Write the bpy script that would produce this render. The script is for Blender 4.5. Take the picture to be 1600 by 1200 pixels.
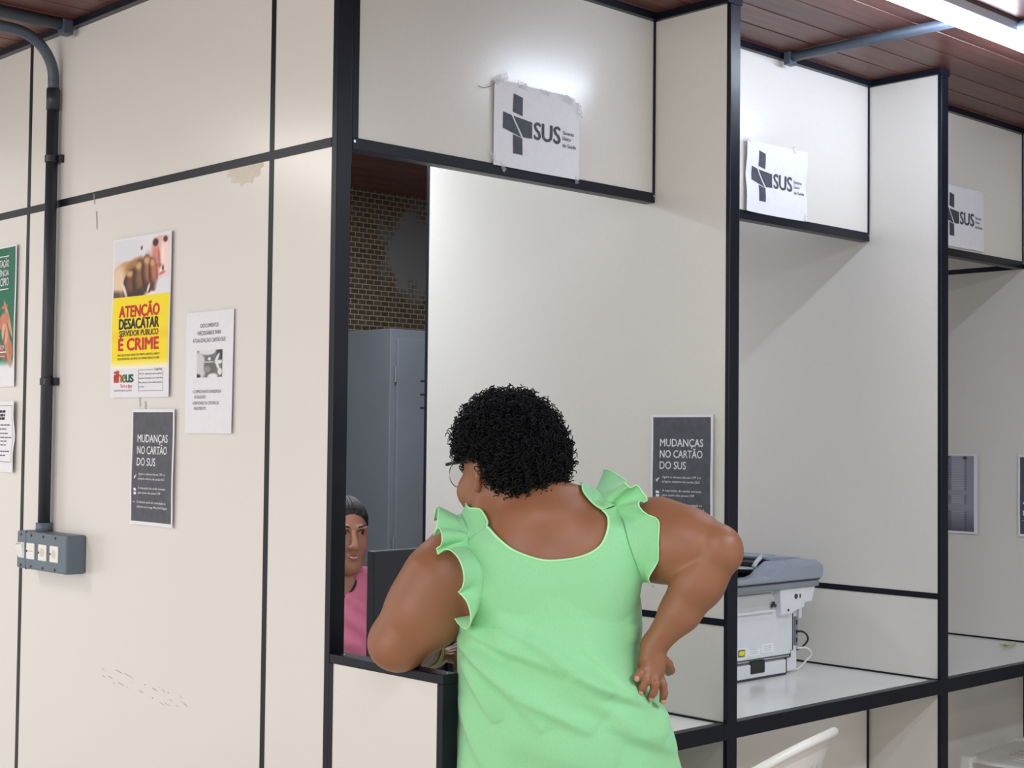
import bpy, bmesh, math, random
import numpy as np
from mathutils import Vector, Matrix

for o in list(bpy.data.objects):
    bpy.data.objects.remove(o, do_unlink=True)
SC = bpy.context.scene
COL = SC.collection
PI = math.pi

# ------------------------------------------------------------------ camera
cd = bpy.data.cameras.new('camera')
cam = bpy.data.objects.new('camera', cd)
COL.objects.link(cam)
Rv = Vector((0.72221249, -0.69158837, 0.01070735))
Uv = Vector((-0.03256131, -0.01853177, 0.99929792))
Fv = Vector((0.6909044, 0.72205408, 0.0359029))
m = Matrix((Rv, Uv, -Fv)).transposed().to_4x4()
m.translation = Vector((-1.94893, -2.35148, 1.478))
cam.matrix_world = m
cd.sensor_fit = 'HORIZONTAL'
cd.sensor_width = 36.0
cd.lens = 51.945
cd.clip_start = 0.05
SC.camera = cam

# ------------------------------------------------------------------ world, exposure
W = bpy.data.worlds.new('world')
SC.world = W
W.use_nodes = True
W.node_tree.nodes['Background'].inputs[0].default_value = (1.0, 0.985, 0.965, 1)
W.node_tree.nodes['Background'].inputs[1].default_value = 0.80
vs = SC.view_settings
vs.view_transform = 'Standard'
vs.look = 'None'
vs.exposure = 0.27
vs.gamma = 1.0
vs.use_curve_mapping = False

def tube_lamp(name, loc, length, power, color, rotz=0.0, width=0.12):
    l = bpy.data.lights.new(name, 'AREA')
    l.shape = 'RECTANGLE'
    l.size = length
    l.size_y = width
    l.energy = power
    l.color = color
    o = bpy.data.objects.new(name, l)
    COL.objects.link(o)
    o.location = loc
    o.rotation_euler = (0, 0, rotz)
    return o

COOL = (0.86, 0.93, 1.0)
NEUT = (1.0, 0.965, 0.92)
# other fluorescent tubes of the hall, on the ceiling outside the picture
tube_lamp('hall_tube', (-1.9, 2.4, 2.58), 1.2, 22, NEUT)
tube_lamp('hall_tube', (-1.3, -1.5, 2.58), 1.2, 18, COOL)
tube_lamp('hall_tube', (-3.6, 1.2, 2.58), 1.2, 20, NEUT)
# unseen fill panel at far left, added to light the left wall evenly
wl_ = tube_lamp('side_fill', (-5.4, -0.2, 1.65), 1.7, 58, (1.0, 0.97, 0.93), 0, 3.4)
wl_.rotation_euler = (0, -PI / 2, 0)
tube_lamp('hall_tube', (-2.2, -3.2, 2.58), 1.2, 14, NEUT)
tube_lamp('hall_tube', (0.6, -3.0, 2.58), 1.2, 8, NEUT)
tube_lamp('hall_tube', (1.0, -1.9, 2.58), 1.2, 26, COOL)
# tube of the back office, on the ceiling behind the header panels
tube_lamp('office_light', (0.60, 1.55, 2.58), 1.0, 17, COOL)
tube_lamp('office_light', (1.6, 2.1, 2.58), 1.0, 14, COOL)  # unseen fill, added to brighten the partition beside the printer

# ------------------------------------------------------------------ helpers
def lin(c):
    return tuple((v / 12.92 if v <= 0.04045 else ((v + 0.055) / 1.055) ** 2.4) for v in [x / 255.0 for x in c])

MATS = {}
def mat(name, rgb, rough=0.5, metal=0.0, noise=None, bump=None, spec=0.5, emit=None, sss=0.0, coat=0.0, sheen=0.0, alpha=None):
    if name in MATS:
        return MATS[name]
    M = bpy.data.materials.new(name)
    M.use_nodes = True
    nt = M.node_tree
    b = nt.nodes['Principled BSDF']
    c = lin(rgb) + (1,)
    b.inputs['Base Color'].default_value = c
    b.inputs['Roughness'].default_value = rough
    b.inputs['Metallic'].default_value = metal
    b.inputs['Specular IOR Level'].default_value = spec
    b.inputs['Coat Weight'].default_value = coat
    if sheen:
        b.inputs['Sheen Weight'].default_value = sheen
    if sss:
        b.inputs['Subsurface Weight'].default_value = sss
        b.inputs['Subsurface Radius'].default_value = (0.012, 0.005, 0.003)
        b.inputs['Subsurface Scale'].default_value = 0.6
    if alpha is not None:
        b.inputs['Alpha'].default_value = alpha
    if emit:
        b.inputs['Emission Color'].default_value = lin(emit[0]) + (1,)
        b.inputs['Emission Strength'].default_value = emit[1]
    tc = nt.nodes.new('ShaderNodeTexCoord')
    if noise:
        # noise = (scale, amount, second colour, detail)
        n = nt.nodes.new('ShaderNodeTexNoise')
        n.inputs['Scale'].default_value = noise[0]
        n.inputs['Detail'].default_value = noise[3] if len(noise) > 3 else 4
        nt.links.new(tc.outputs['Object'], n.inputs['Vector'])
        r = nt.nodes.new('ShaderNodeValToRGB')
        r.color_ramp.elements[0].position = 0.5 - noise[1]
        r.color_ramp.elements[0].color = c
        r.color_ramp.elements[1].position = 0.5 + noise[1]
        r.color_ramp.elements[1].color = lin(noise[2]) + (1,)
        nt.links.new(n.outputs['Fac'], r.inputs['Fac'])
        nt.links.new(r.outputs['Color'], b.inputs['Base Color'])
    if bump:
        n = nt.nodes.new('ShaderNodeTexNoise')
        n.inputs['Scale'].default_value = bump[0]
        n.inputs['Detail'].default_value = 3
        nt.links.new(tc.outputs['Object'], n.inputs['Vector'])
        bp = nt.nodes.new('ShaderNodeBump')
        bp.inputs['Strength'].default_value = bump[1]
        bp.inputs['Distance'].default_value = bump[2] if len(bump) > 2 else 0.001
        nt.links.new(n.outputs['Fac'], bp.inputs['Height'])
        nt.links.new(bp.outputs['Normal'], b.inputs['Normal'])
    MATS[name] = M
    return M

def link(o, parent=None):
    COL.objects.link(o)
    if parent is not None:
        o.parent = parent
    return o

def obj(name, bm, material, parent=None, smooth=False, bevel=0.0, loc=None, rot=None):
    me = bpy.data.meshes.new(name)
    bmesh.ops.recalc_face_normals(bm, faces=bm.faces)
    bm.to_mesh(me)
    bm.free()
    me.materials.append(material)
    if smooth:
        for p in me.polygons:
            p.use_smooth = True
    o = bpy.data.objects.new(name, me)
    if loc is not None:
        o.location = loc
    if rot is not None:
        o.rotation_euler = rot
    link(o, parent)
    if bevel:
        md = o.modifiers.new('bevel', 'BEVEL')
        md.width = bevel
        md.segments = 2
        md.limit_method = 'ANGLE'
    return o

def npmesh(name, V, F, material, parent=None, smooth=True, solid=0.0, subsurf=0):
    me = bpy.data.meshes.new(name)
    me.from_pydata([tuple(map(float, v)) for v in V], [], [tuple(map(int, f)) for f in F])
    me.validate()
    me.update()
    me.materials.append(material)
    if smooth:
        me.polygons.foreach_set('use_smooth', [True] * len(me.polygons))
    o = bpy.data.objects.new(name, me)
    link(o, parent)
    if solid:
        md = o.modifiers.new('solid', 'SOLIDIFY')
        md.thickness = abs(solid)
        md.offset = 1 if solid > 0 else -1
    if subsurf:
        md = o.modifiers.new('sub', 'SUBSURF')
        md.levels = subsurf
        md.render_levels = subsurf
    return o

def thing(name, label, cat, loc=(0, 0, 0), rotz=0.0, group=None):
    o = bpy.data.objects.new(name, None)
    o.empty_display_size = 0.05
    o.location = loc
    o.rotation_euler = (0, 0, rotz)
    link(o)
    return tag(o, label, cat, group)

def tag(o, label, cat, group=None):
    o['label'] = label
    o['category'] = cat
    if group:
        o['group'] = group
    return o

def struct(o):
    o['kind'] = 'structure'
    return o

def box(bm, x0, x1, y0, y1, z0, z1):
    vs_ = [bm.verts.new((x, y, z)) for z in (z0, z1) for y in (y0, y1) for x in (x0, x1)]
    for f in ((0, 1, 3, 2), (4, 6, 7, 5), (0, 4, 5, 1), (1, 5, 7, 3), (3, 7, 6, 2), (2, 6, 4, 0)):
        bm.faces.new([vs_[i] for i in f])

def boxobj(name, dims, material, parent=None, bevel=0.0):
    bm = bmesh.new()
    box(bm, *dims)
    return obj(name, bm, material, parent, bevel=bevel)

def tube(bm, pts, r, n=10, caps=True, closed=False):
    """sweep a circle along pts; r a number or one per point"""
    pts = [Vector(p) for p in pts]
    rr = r if isinstance(r, (list, tuple)) else [r] * len(pts)
    rings = []
    N = len(pts)
    up = None
    for i, p in enumerate(pts):
        if closed:
            t = pts[(i + 1) % N] - pts[(i - 1) % N]
        else:
            t = pts[min(i + 1, N - 1)] - pts[max(i - 1, 0)]
        t.normalize()
        if up is None:
            up = Vector((0, 0, 1)) if abs(t.z) < 0.9 else Vector((1, 0, 0))
        s = t.cross(up).normalized()
        up = s.cross(t).normalized()
        rings.append([bm.verts.new(p + (s * math.cos(2 * PI * k / n) + up * math.sin(2 * PI * k / n)) * rr[i]) for k in range(n)])
    for i in range(N if closed else N - 1):
        A, B = rings[i], rings[(i + 1) % N]
        for k in range(n):
            bm.faces.new((A[k], A[(k + 1) % n], B[(k + 1) % n], B[k]))
    if caps and not closed:
        bm.faces.new(rings[0][::-1])
        bm.faces.new(rings[-1])

def spline(pts, k=8):
    P = [Vector(p) for p in pts]
    P = [P[0] * 2 - P[1]] + P + [P[-1] * 2 - P[-2]]
    out = []
    for i in range(1, len(P) - 2):
        for j in range(k):
            t = j / k
            a, b, c, d = P[i - 1], P[i], P[i + 1], P[i + 2]
            out.append(.5 * ((2 * b) + (c - a) * t + (2 * a - 5 * b + 4 * c - d) * t * t + (3 * b - a - 3 * c + d) * t ** 3))
    return out + [P[-2]]

def cyl(bm, c, axis, r, h, n=20):
    c = Vector(c)
    a = Vector(axis).normalized()
    tube(bm, [c - a * h / 2, c + a * h / 2], r, n)

# ------------------------------------------------------------------ materials
def panel_material():
    M = mat('cream_laminate', (229, 225, 220), 0.24, spec=0.75, noise=(420, 0.22, (223, 219, 212), 2))
    nt = M.node_tree
    b = nt.nodes['Principled BSDF']
    tc = [n for n in nt.nodes if n.type == 'TEX_COORD'][0]
    n = nt.nodes.new('ShaderNodeTexNoise')
    n.inputs['Scale'].default_value = 260
    n.inputs['Detail'].default_value = 2
    nt.links.new(tc.outputs['Object'], n.inputs['Vector'])
    bp = nt.nodes.new('ShaderNodeBump')
    bp.inputs['Strength'].default_value = 0.07
    bp.inputs['Distance'].default_value = 0.002
    nt.links.new(n.outputs['Fac'], bp.inputs['Height'])
    nt.links.new(bp.outputs['Normal'], b.inputs['Normal'])
    return M
PANEL = panel_material()
BLACK = mat('black_painted_aluminium', (15, 18, 30), 0.34, noise=(30, 0.3, (19, 23, 36), 3), spec=0.3)
DESK = mat('white_laminate_top', (240, 241, 238), 0.22, noise=(300, 0.2, (234, 235, 231), 2))
PAPER = mat('white_paper', (238, 238, 244), 0.75, noise=(60, 0.3, (232, 232, 240), 3))
INK = mat('black_print', (38, 38, 44), 0.7, noise=(200, 0.3, (52, 52, 58), 2))
GREYPRINT = mat('charcoal_print', (72, 74, 84), 0.6, noise=(45, 0.28, (92, 93, 104), 5))
WHITEPRINT = mat('white_print', (240, 240, 246), 0.7)
GREYTEXT = mat('grey_print', (95, 95, 105), 0.7)
REDPRINT = mat('red_print', (205, 30, 42), 0.6)
YELLOWPRINT = mat('yellow_print', (252, 226, 20), 0.55)
GREENPRINT = mat('green_print', (26, 112, 84), 0.55, noise=(9, 0.3, (22, 100, 74), 2))
DGREENPRINT = mat('dark_green_print', (20, 90, 62), 0.6)
TAPE = mat('clear_tape', (225, 228, 230), 0.12, coat=1.0, alpha=0.35)
STEEL = mat('screw_steel', (190, 192, 196), 0.25, metal=1.0)

# ------------------------------------------------------------------ setting
ZT = 2.608      # top of the cream panels
ZC = 2.628      # ceiling
U1, U2, U3 = 1.073, 2.118, 3.138
WH = 0.255      # front of header panels
ZD = 0.751

def ceiling():
    # boards running along X, each with a small V groove
    bm = bmesh.new()
    y = 0.017 - 0.11 * 50
    x0, x1 = -5.5, 7.0
    prof = []
    while y < 3.5:
        prof += [(y + 0.0035, ZC), (y + 0.1065, ZC), (y + 0.110, ZC + 0.007)]
        y += 0.11
    cols = []
    for (yy, zz) in prof:
        cols.append((bm.verts.new((x0, yy, zz)), bm.verts.new((x1, yy, zz))))
    for a, b in zip(cols[:-1], cols[1:]):
        bm.faces.new((a[0], a[1], b[1], b[0]))
    # thickness: a lid above
    t0, t1 = prof[0][0], prof[-1][0]
    lid = [bm.verts.new(p) for p in ((x0, t0, ZC + 0.03), (x1, t0, ZC + 0.03), (x1, t1, ZC + 0.03), (x0, t1, ZC + 0.03))]
    bm.faces.new(lid)
    M = bpy.data.materials.new('stained_wood_boards')
    M.use_nodes = True
    nt = M.node_tree
    b = nt.nodes['Principled BSDF']
    b.inputs['Roughness'].default_value = 0.42
    tc = nt.nodes.new('ShaderNodeTexCoord')
    sep = nt.nodes.new('ShaderNodeSeparateXYZ')
    nt.links.new(tc.outputs['Object'], sep.inputs[0])
    # board index
    mth = nt.nodes.new('ShaderNodeMath'); mth.operation = 'MULTIPLY_ADD'
    mth.inputs[1].default_value = 1 / 0.11; mth.inputs[2].default_value = -0.017 / 0.11 + 100
    nt.links.new(sep.outputs['Y'], mth.inputs[0])
    fl = nt.nodes.new('ShaderNodeMath'); fl.operation = 'FLOOR'
    nt.links.new(mth.outputs[0], fl.inputs[0])
    wn = nt.nodes.new('ShaderNodeTexWhiteNoise'); wn.noise_dimensions = '1D'
    nt.links.new(fl.outputs[0], wn.inputs['W'])
    mp = nt.nodes.new('ShaderNodeMapping')
    mp.inputs['Scale'].default_value = (2.0, 26.0, 1.0)
    nt.links.new(tc.outputs['Object'], mp.inputs['Vector'])
    ns = nt.nodes.new('ShaderNodeTexNoise'); ns.inputs['Scale'].default_value = 1.6; ns.inputs['Detail'].default_value = 6
    nt.links.new(mp.outputs[0], ns.inputs['Vector'])
    ad = nt.nodes.new('ShaderNodeMath'); ad.operation = 'MULTIPLY_ADD'; ad.inputs[1].default_value = 0.35
    nt.links.new(wn.outputs['Value'], ad.inputs[0])
    nt.links.new(ns.outputs['Fac'], ad.inputs[2])
    rp = nt.nodes.new('ShaderNodeValToRGB')
    rp.color_ramp.elements[0].position = 0.35; rp.color_ramp.elements[0].color = lin((74, 39, 33)) + (1,)
    rp.color_ramp.elements[1].position = 0.95; rp.color_ramp.elements[1].color = lin((118, 70, 60)) + (1,)
    nt.links.new(ad.outputs[0], rp.inputs['Fac'])
    nt.links.new(rp.outputs['Color'], b.inputs['Base Color'])
    o = obj('ceiling', bm, M)
    return struct(o)
ceiling()

def floor():
    bm = bmesh.new()
    box(bm, -5.5, 7.0, -5.4, 3.2, -0.06, 0.0)
    M = mat('floor_tile', (196, 190, 180), 0.35, noise=(6, 0.3, (184, 178, 168), 4))
    return struct(obj('floor', bm, M))
floor()

def back_walls():
    M = bpy.data.materials.new('brown_mosaic_tile')
    M.use_nodes = True
    nt = M.node_tree
    b = nt.nodes['Principled BSDF']
    b.inputs['Roughness'].default_value = 0.45
    tc = nt.nodes.new('ShaderNodeTexCoord')
    mp = nt.nodes.new('ShaderNodeMapping')
    mp.inputs['Rotation'].default_value = (PI / 2, 0, 0)
    nt.links.new(tc.outputs['Object'], mp.inputs['Vector'])
    br = nt.nodes.new('ShaderNodeTexBrick')
    br.offset = 0.5
    br.inputs['Scale'].default_value = 1.0
    br.inputs['Brick Width'].default_value = 0.045
    br.inputs['Row Height'].default_value = 0.024
    br.inputs['Mortar Size'].default_value = 0.0022
    br.inputs['Color1'].default_value = lin((62, 52, 42)) + (1,)
    br.inputs['Color2'].default_value = lin((84, 70, 54)) + (1,)
    br.inputs['Mortar'].default_value = lin((150, 138, 116)) + (1,)
    nt.links.new(mp.outputs[0], br.inputs['Vector'])
    # bare cement patch where tiles have come off (has a shape of its own)
    pt = nt.nodes.new('ShaderNodeVectorMath'); pt.operation = 'DISTANCE'
    pt.inputs[1].default_value = (2.62, 3.1, 2.36)
    sc = nt.nodes.new('ShaderNodeMapping'); sc.inputs['Scale'].default_value = (1, 1, 1)
    nt.links.new(tc.outputs['Object'], sc.inputs['Vector'])
    nz = nt.nodes.new('ShaderNodeTexNoise'); nz.inputs['Scale'].default_value = 9; nz.inputs['Detail'].default_value = 6
    nt.links.new(tc.outputs['Object'], nz.inputs['Vector'])
    nt.links.new(sc.outputs[0], pt.inputs[0])
    ad = nt.nodes.new('ShaderNodeMath'); ad.operation = 'MULTIPLY_ADD'; ad.inputs[1].default_value = 0.34; ad.inputs[2].default_value = -0.17
    nt.links.new(nz.outputs['Fac'], ad.inputs[0])
    sm = nt.nodes.new('ShaderNodeMath'); sm.operation = 'ADD'
    nt.links.new(pt.outputs['Value'], sm.inputs[0]); nt.links.new(ad.outputs[0], sm.inputs[1])
    rp = nt.nodes.new('ShaderNodeValToRGB')
    rp.color_ramp.elements[0].position = 0.15; rp.color_ramp.elements[0].color = (1, 1, 1, 1)
    rp.color_ramp.elements[1].position = 0.24; rp.color_ramp.elements[1].color = (0, 0, 0, 1)
    nt.links.new(sm.outputs[0], rp.inputs['Fac'])
    mx = nt.nodes.new('ShaderNodeMixRGB')
    mx.inputs['Color2'].default_value = lin((112, 110, 110)) + (1,)
    nt.links.new(rp.outputs['Color'], mx.inputs['Fac'])
    nt.links.new(br.outputs['Color'], mx.inputs['Color1'])
    nt.links.new(mx.outputs[0], b.inputs['Base Color'])
    bm = bmesh.new(); box(bm, -0.2, 7.0, 3.1, 3.2, 0, ZC)
    struct(obj('wall_back', bm, M))
    bm = bmesh.new(); box(bm, 6.9, 7.0, -5.4, 3.1, 0, ZC)
    struct(obj('wall_right', bm, mat('office_wall', (190, 190, 186), 0.7, noise=(12, .3, (182, 182, 178)))))
back_walls()

# left partition wall: cream panels with black strips
bm = bmesh.new(); box(bm, 0.0, 0.035, 0.268, 3.1, 0, ZT)
wl = struct(obj('wall_left', bm, PANEL))
def trims():
    bm = bmesh.new()
    box(bm, -0.0018, 0.03, 0.268, 3.1, 2.114, 2.135)
    struct(obj('trim_1', bm, BLACK))
    for i, y in enumerate((0.4985, 1.737, 2.975)):
        bm = bmesh.new(); box(bm, -0.0015, 0.03, y - 0.0085, y + 0.0085, 0, ZT)
        struct(obj('trim_%d' % (i + 2), bm, BLACK))
    bm = bmesh.new(); box(bm, -0.02, 0.04, 0.268, 3.1, ZT, ZC)
    struct(obj('trim_5', bm, BLACK))
trims()
# old marks on the left wall
def marks():
    M = mat('old_glue_stain', (214, 202, 184), 0.6, noise=(50, .3, (226, 219, 208)))
    bm = bmesh.new()
    pts = []
    for i in range(17):
        a = PI + PI * i / 16
        rr = 1 + 0.12 * math.sin(i * 2.3)
        pts.append((0.61 + 0.075 * math.cos(a) * rr, 2.113 + 0.042 * math.sin(a) * rr))
    bm.faces.new([bm.verts.new((-0.0004, y, z)) for y, z in pts])
    obj('stain', bm, M, wl)
    S2 = mat('scuff', (176, 168, 158), 0.7)
    rnd = random.Random(5)
    bm = bmesh.new()
    for i in range(26):
        y = 1.25 - rnd.random() * 0.42
        z = 0.845 - (1.25 - y) * 0.08 + rnd.uniform(-.02, .02)
        l = rnd.uniform(.006, .03); h = rnd.uniform(.0008, .002)
        bm.faces.new([bm.verts.new((-0.0004, y + q[0], z + q[1])) for q in ((0, 0), (-l, -l * .2), (-l, -l * .2 + h), (0, h))])
    for (y, z, l) in ((1.33, 2.08, .05), (1.345, 2.13, .03), (1.08, 1.575, .03), (1.05, 1.56, .05)):
        bm.faces.new([bm.verts.new((-0.0022, y + q[0], z + q[1])) for q in ((0, 0), (-.004, 0), (-.008, -l), (-.005, -l))])
    obj('scuff_marks', bm, S2, wl)
marks()

# corner post
t = thing('corner_post', 'tall black post at the outer corner of the booth', 'post', (0.02, 0.258, 0))
boxobj('post', (-0.021, 0.019, -0.009, 0.010, 0, ZT), BLACK, t, 0.0015)
boxobj('header_jamb', (0.019, 0.026, -0.002, 0.024, 2.08, ZT), BLACK, t)

# low wall in front of the corner post
t = thing('low_partition', 'waist-high cream partition with black cap the woman leans her elbow on', 'partition', (0.02, 0.06, 0))
boxobj('panel', (-0.019, 0.017, -0.168, 0.176, 0, 0.985), PANEL, t)
boxobj('cap', (-0.021, 0.02, -0.186, 0.1885, 0.984, 1.004), BLACK, t, 0.002)
boxobj('end_post', (-0.021, 0.02, -0.186, -0.168, 0, 0.984), BLACK, t, 0.002)
boxobj('wall_strip', (-0.021, 0.02, 0.176, 0.1885, 0, 0.984), BLACK, t)
for (x, y) in ((0.0, -0.176), (0.0, 0.16), (0.0, 0.06)):
    bm = bmesh.new(); cyl(bm, (x, y, 1.0045), (0, 0, 1), 0.0035, 0.002, 10)
    obj('screw', bm, STEEL, t)

# header panels
def header(i, x0, x1, label):
    t = thing('header_panel', label, 'panel', ((x0 + x1) / 2, WH + .017, 2.114), group='cream header panels over the counters')
    h = (x1 - x0) / 2
    boxobj('panel', (-h + .017, h - .006, -0.013, 0.013, 0.027, ZT - 2.114), PANEL, t)
    boxobj('bottom_rail', (-h, h, -0.017, 0.018, 0, 0.027), BLACK, t, 0.0015)
    for sx in (-1, 1):
        w0, w1 = ((-h, -h + .017) if sx < 0 else (h - .007, h))
        boxobj('side_rail', (w0, w1, -0.0165, 0.0175, 0.027, ZT - 2.114), BLACK, t)
    boxobj('top_rail', (-h, h, -0.03, 0.018, ZT - 2.114, ZC - 2.114), BLACK, t)
    for sx in (-1, 1):
        bm = bmesh.new(); cyl(bm, (sx * (h - .006), -0.0175, 0.018), (0, 1, 0), 0.0035, 0.002, 10)
        obj('screw', bm, STEEL, t)
    return t
header(0, 0.046, U1, 'cream header panel above the woman, between corner post and middle partition')
header(1, U1 + .04, U2, 'cream header panel in the middle, above the printer')
header(2, U2 + .04, U3, 'cream header panel at the right edge of the photo')

# dividers
def divider(x, label, strips):
    t = thing('partition', label, 'partition', (x + .02, 0.6, 0), group='full-height cream partitions between the counters')
    boxobj('panel', (-0.02, 0.015, -0.586, 0.592, 0, ZT), PANEL, t)
    boxobj('front_post', (-0.021, 0.02, -0.6, -0.586, 0, ZT), BLACK, t, 0.002)
    boxobj('back_post', (-0.021, 0.017, 0.592, 0.606, 0, ZT), BLACK, t, 0.0015)
    boxobj('top_rail', (-0.032, 0.027, -0.6, 0.606, ZT, ZC), BLACK, t)
    boxobj('desk_strip', (-0.0215, 0.016, -0.586, 0.1, 0.751, 0.757), BLACK, t)
    for z in strips:
        boxobj('strip', (-0.0215, 0.0165, -0.586, 0.592, z, z + .018), BLACK, t)
    return t
divider(U1, 'cream partition with black front post directly behind the woman', (1.0,))
divider(U2, 'cream partition to the right of the printer', (0.998,))
divider(U3, 'cream partition at the right edge of the photo carrying the table printout', (2.114,))

# desks
def counter(x0, x1, label):
    t = thing('counter_desk', label, 'counter', ((x0 + x1) / 2, 0.35, 0), group='white counters between the partitions')
    h = (x1 - x0) / 2
    boxobj('worktop', (-h, h, -0.322, 0.35, 0.725, ZD), DESK, t)
    boxobj('front_rail', (-h, h, -0.35, -0.322, 0.713, 0.755), BLACK, t, 0.002)
    boxobj('modesty_panel', (-h, h - .012, -0.095, -0.075, 0.0, 0.725), PANEL, t)
    boxobj('corner_strip', (h - .012, h, -0.097, -0.075, 0.0, 0.725), BLACK, t)
    return t
counter(0.04, U1, 'white counter with black front rail, half hidden behind the woman')
counter(U1 + .04, U2, 'white counter with black front rail carrying the printer')
counter(U2 + .04, U3, 'white counter at the right edge with a yellowish scrap on it')

# ------------------------------------------------------------------ ceiling fixtures and conduits
GREYPIPE = mat('grey_conduit', (70, 80, 94), 0.45, noise=(20, .3, (78, 88, 102)))
DARKPIPE = mat('dark_conduit', (44, 48, 58), 0.42, noise=(20, .3, (50, 54, 64)))
WHITEPL = mat('white_plastic', (236, 234, 228), 0.35)

t = thing('tube_light', 'lit white tube light on the wooden ceiling at top right', 'lamp', (1.66, -0.375, ZC))
boxobj('housing', (-0.62, 0.62, -0.035, 0.02, -0.026, 0), mat('lamp_housing', (205, 212, 225), 0.4), t, 0.003)
bm = bmesh.new(); tube(bm, [(-0.59, 0, -0.044), (0.59, 0, -0.044)], 0.0155, 16)
obj('tube', bm, mat('lit_tube', (255, 255, 255), 0.4, emit=((226, 238, 255), 42)), t, True)
for s in (-1, 1):
    bm = bmesh.new()
    cyl(bm, (s * 0.603, 0, -0.044), (1, 0, 0), 0.0165, 0.026, 16)
    box(bm, s * 0.603 - .012, s * .603 + .012, -0.012, 0.012, -0.044, -0.02)
    obj('end_cap', bm, WHITEPL, t)

t = thing('ceiling_conduit', 'grey conduit on the ceiling running from the middle header to the tube light', 'conduit', (1.642, -0.05, ZC - .016))
bm = bmesh.new()
tube(bm, [(0, .285, 0), (0, -0.29, 0)], 0.0145, 14)
obj('pipe', bm, GREYPIPE, t, True)
bm = bmesh.new()
box(bm, -0.018, 0.018, 0.262, 0.285, -0.024, 0.014)
obj('end_box', bm, GREYPIPE, t, bevel=.003)
t = thing('ceiling_conduit', 'grey conduit on the ceiling beyond the tube light, at the top right corner', 'conduit', (1.80, -1.1, ZC - .02))
bm = bmesh.new()
tube(bm, [(0, .68, 0), (0, -1.2, 0)], 0.0185, 14)
obj('pipe', bm, GREYPIPE, t, True)

t = thing('ceiling_conduit', 'grey conduit on the ceiling at top left ending over the wall pipe', 'conduit', (-0.03, 1.465, ZC - .016))
bm = bmesh.new()
tube(bm, [(0, 0, 0), (-2.4, 0, 0)], 0.0155, 14)
obj('pipe', bm, GREYPIPE, t, True)
bm = bmesh.new(); box(bm, -0.02, 0.012, -0.018, 0.018, -0.028, 0.015)
obj('end_box', bm, GREYPIPE, t, bevel=.004)

t = thing('wall_pipe', 'dark conduit pipe clipped vertically to the left wall', 'pipe', (-0.022, 1.555, 1.2))
bm = bmesh.new(); tube(bm, [(0, 0, 0.013), (0, 0, 1.24)], 0.0165, 16)
obj('pipe', bm, DARKPIPE, t, True)
bm = bmesh.new()
pts = [(0, 0, 1.235)]
for k in range(13):
    a = PI / 2 * k / 12
    pts.append((-0.13 * (1 - math.cos(a)), -0.012 * math.sin(a), 1.27 + 0.125 * math.sin(a)))
pts.append((-0.22, -0.012, 1.397))
tube(bm, pts, 0.0155, 16)
obj('bend', bm, GREYPIPE, t, True)
bm = bmesh.new(); tube(bm, [(0, 0, 1.19), (0, 0, 1.25)], 0.0185, 16)
obj('sleeve', bm, DARKPIPE, t, True)
for z in (1.05, 0.42):
    bm = bmesh.new()
    box(bm, 0.008, 0.0215, -0.032, 0.032, z - .011, z + .011)
    tube(bm, [(0, 0, z - .010), (0, 0, z + .010)], 0.0195, 18)
    obj('clip', bm, mat('clip_plastic', (34, 37, 46), .4), t, bevel=.001)

# outlet box
BOXG = mat('slate_box_plastic', (98, 113, 126), 0.45, noise=(15, .3, (104, 118, 131)))
t = thing('outlet_box', 'slate grey outlet box with white sockets at the foot of the wall pipe', 'outlet', (-0.029, 1.495, 1.147))
boxobj('housing', (-0.03, 0.0285, -0.148, 0.148, -0.052, 0.053), BOXG, t, .006)
bm = bmesh.new(); cyl(bm, (0.006, 0.06, 0.064), (0, 0, 1), 0.021, 0.026, 18)
obj('pipe_socket', bm, BOXG, t, True)
boxobj('lid_seam', (-0.0306, 0.02, 0.0905, 0.092, -0.0525, 0.0535), mat('seam', (70, 82, 94), .6), t)
SW = mat('socket_white', (236, 236, 232), .4)
SK = mat('socket_cream', (216, 206, 188), .5)
DK = mat('socket_dark', (48, 50, 56), .6)
bm = bmesh.new()
vsx = [(-0.031, .136, .018), (-0.031, .100, .022), (-0.031, .100, -.022), (-0.031, .112, -.022), (-0.045, .128, .010), (-0.045, .106, .018)]
v = [bm.verts.new(p) for p in ((-.030, .137, .02), (-.030, .101, .022), (-.030, .101, -.022), (-.030, .137, -.022), (-.044, .132, .014), (-.036, .105, .016), (-.031, .105, -.02), (-.031, .132, -.02))]
for f in ((0, 1, 2, 3), (4, 7, 6, 5), (0, 4, 5, 1), (1, 5, 6, 2), (2, 6, 7, 3), (3, 7, 4, 0)):
    bm.faces.new([v[i] for i in f])
obj('rocker_switch', bm, SW, t)
for k, y in enumerate((0.058, -0.014, -0.082)):
    s = boxobj('socket', (-0.0335, -0.029, y - .024, y + .024, -0.023, 0.022), SW, t, .002)
    bm = bmesh.new()
    if k == 0:
        box(bm, -0.0345, -0.0335, y - .016, y + .014, -.0015, .0015)
    else:
        bm2 = [(y + .014 * math.cos(a), .013 * math.sin(a)) for a in [2 * PI * i / 6 for i in range(6)]]
        bm.faces.new([bm.verts.new((-.0338, p[0], p[1])) for p in bm2])
    obj('socket_face', bm, SK, s)
    bm = bmesh.new()
    cyl(bm, (-.0338, y + .019, -.001), (1, 0, 0), .003, .002, 10)
    obj('pin_hole', bm, DK, s)
for y in (.12, .058, -.014, -.085):
    for z in (.043, -.043):
        bm = bmesh.new(); cyl(bm, (-.0302, y, z), (1, 0, 0), .004, .002, 10)
        obj('lid_screw', bm, DK, t)

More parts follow.
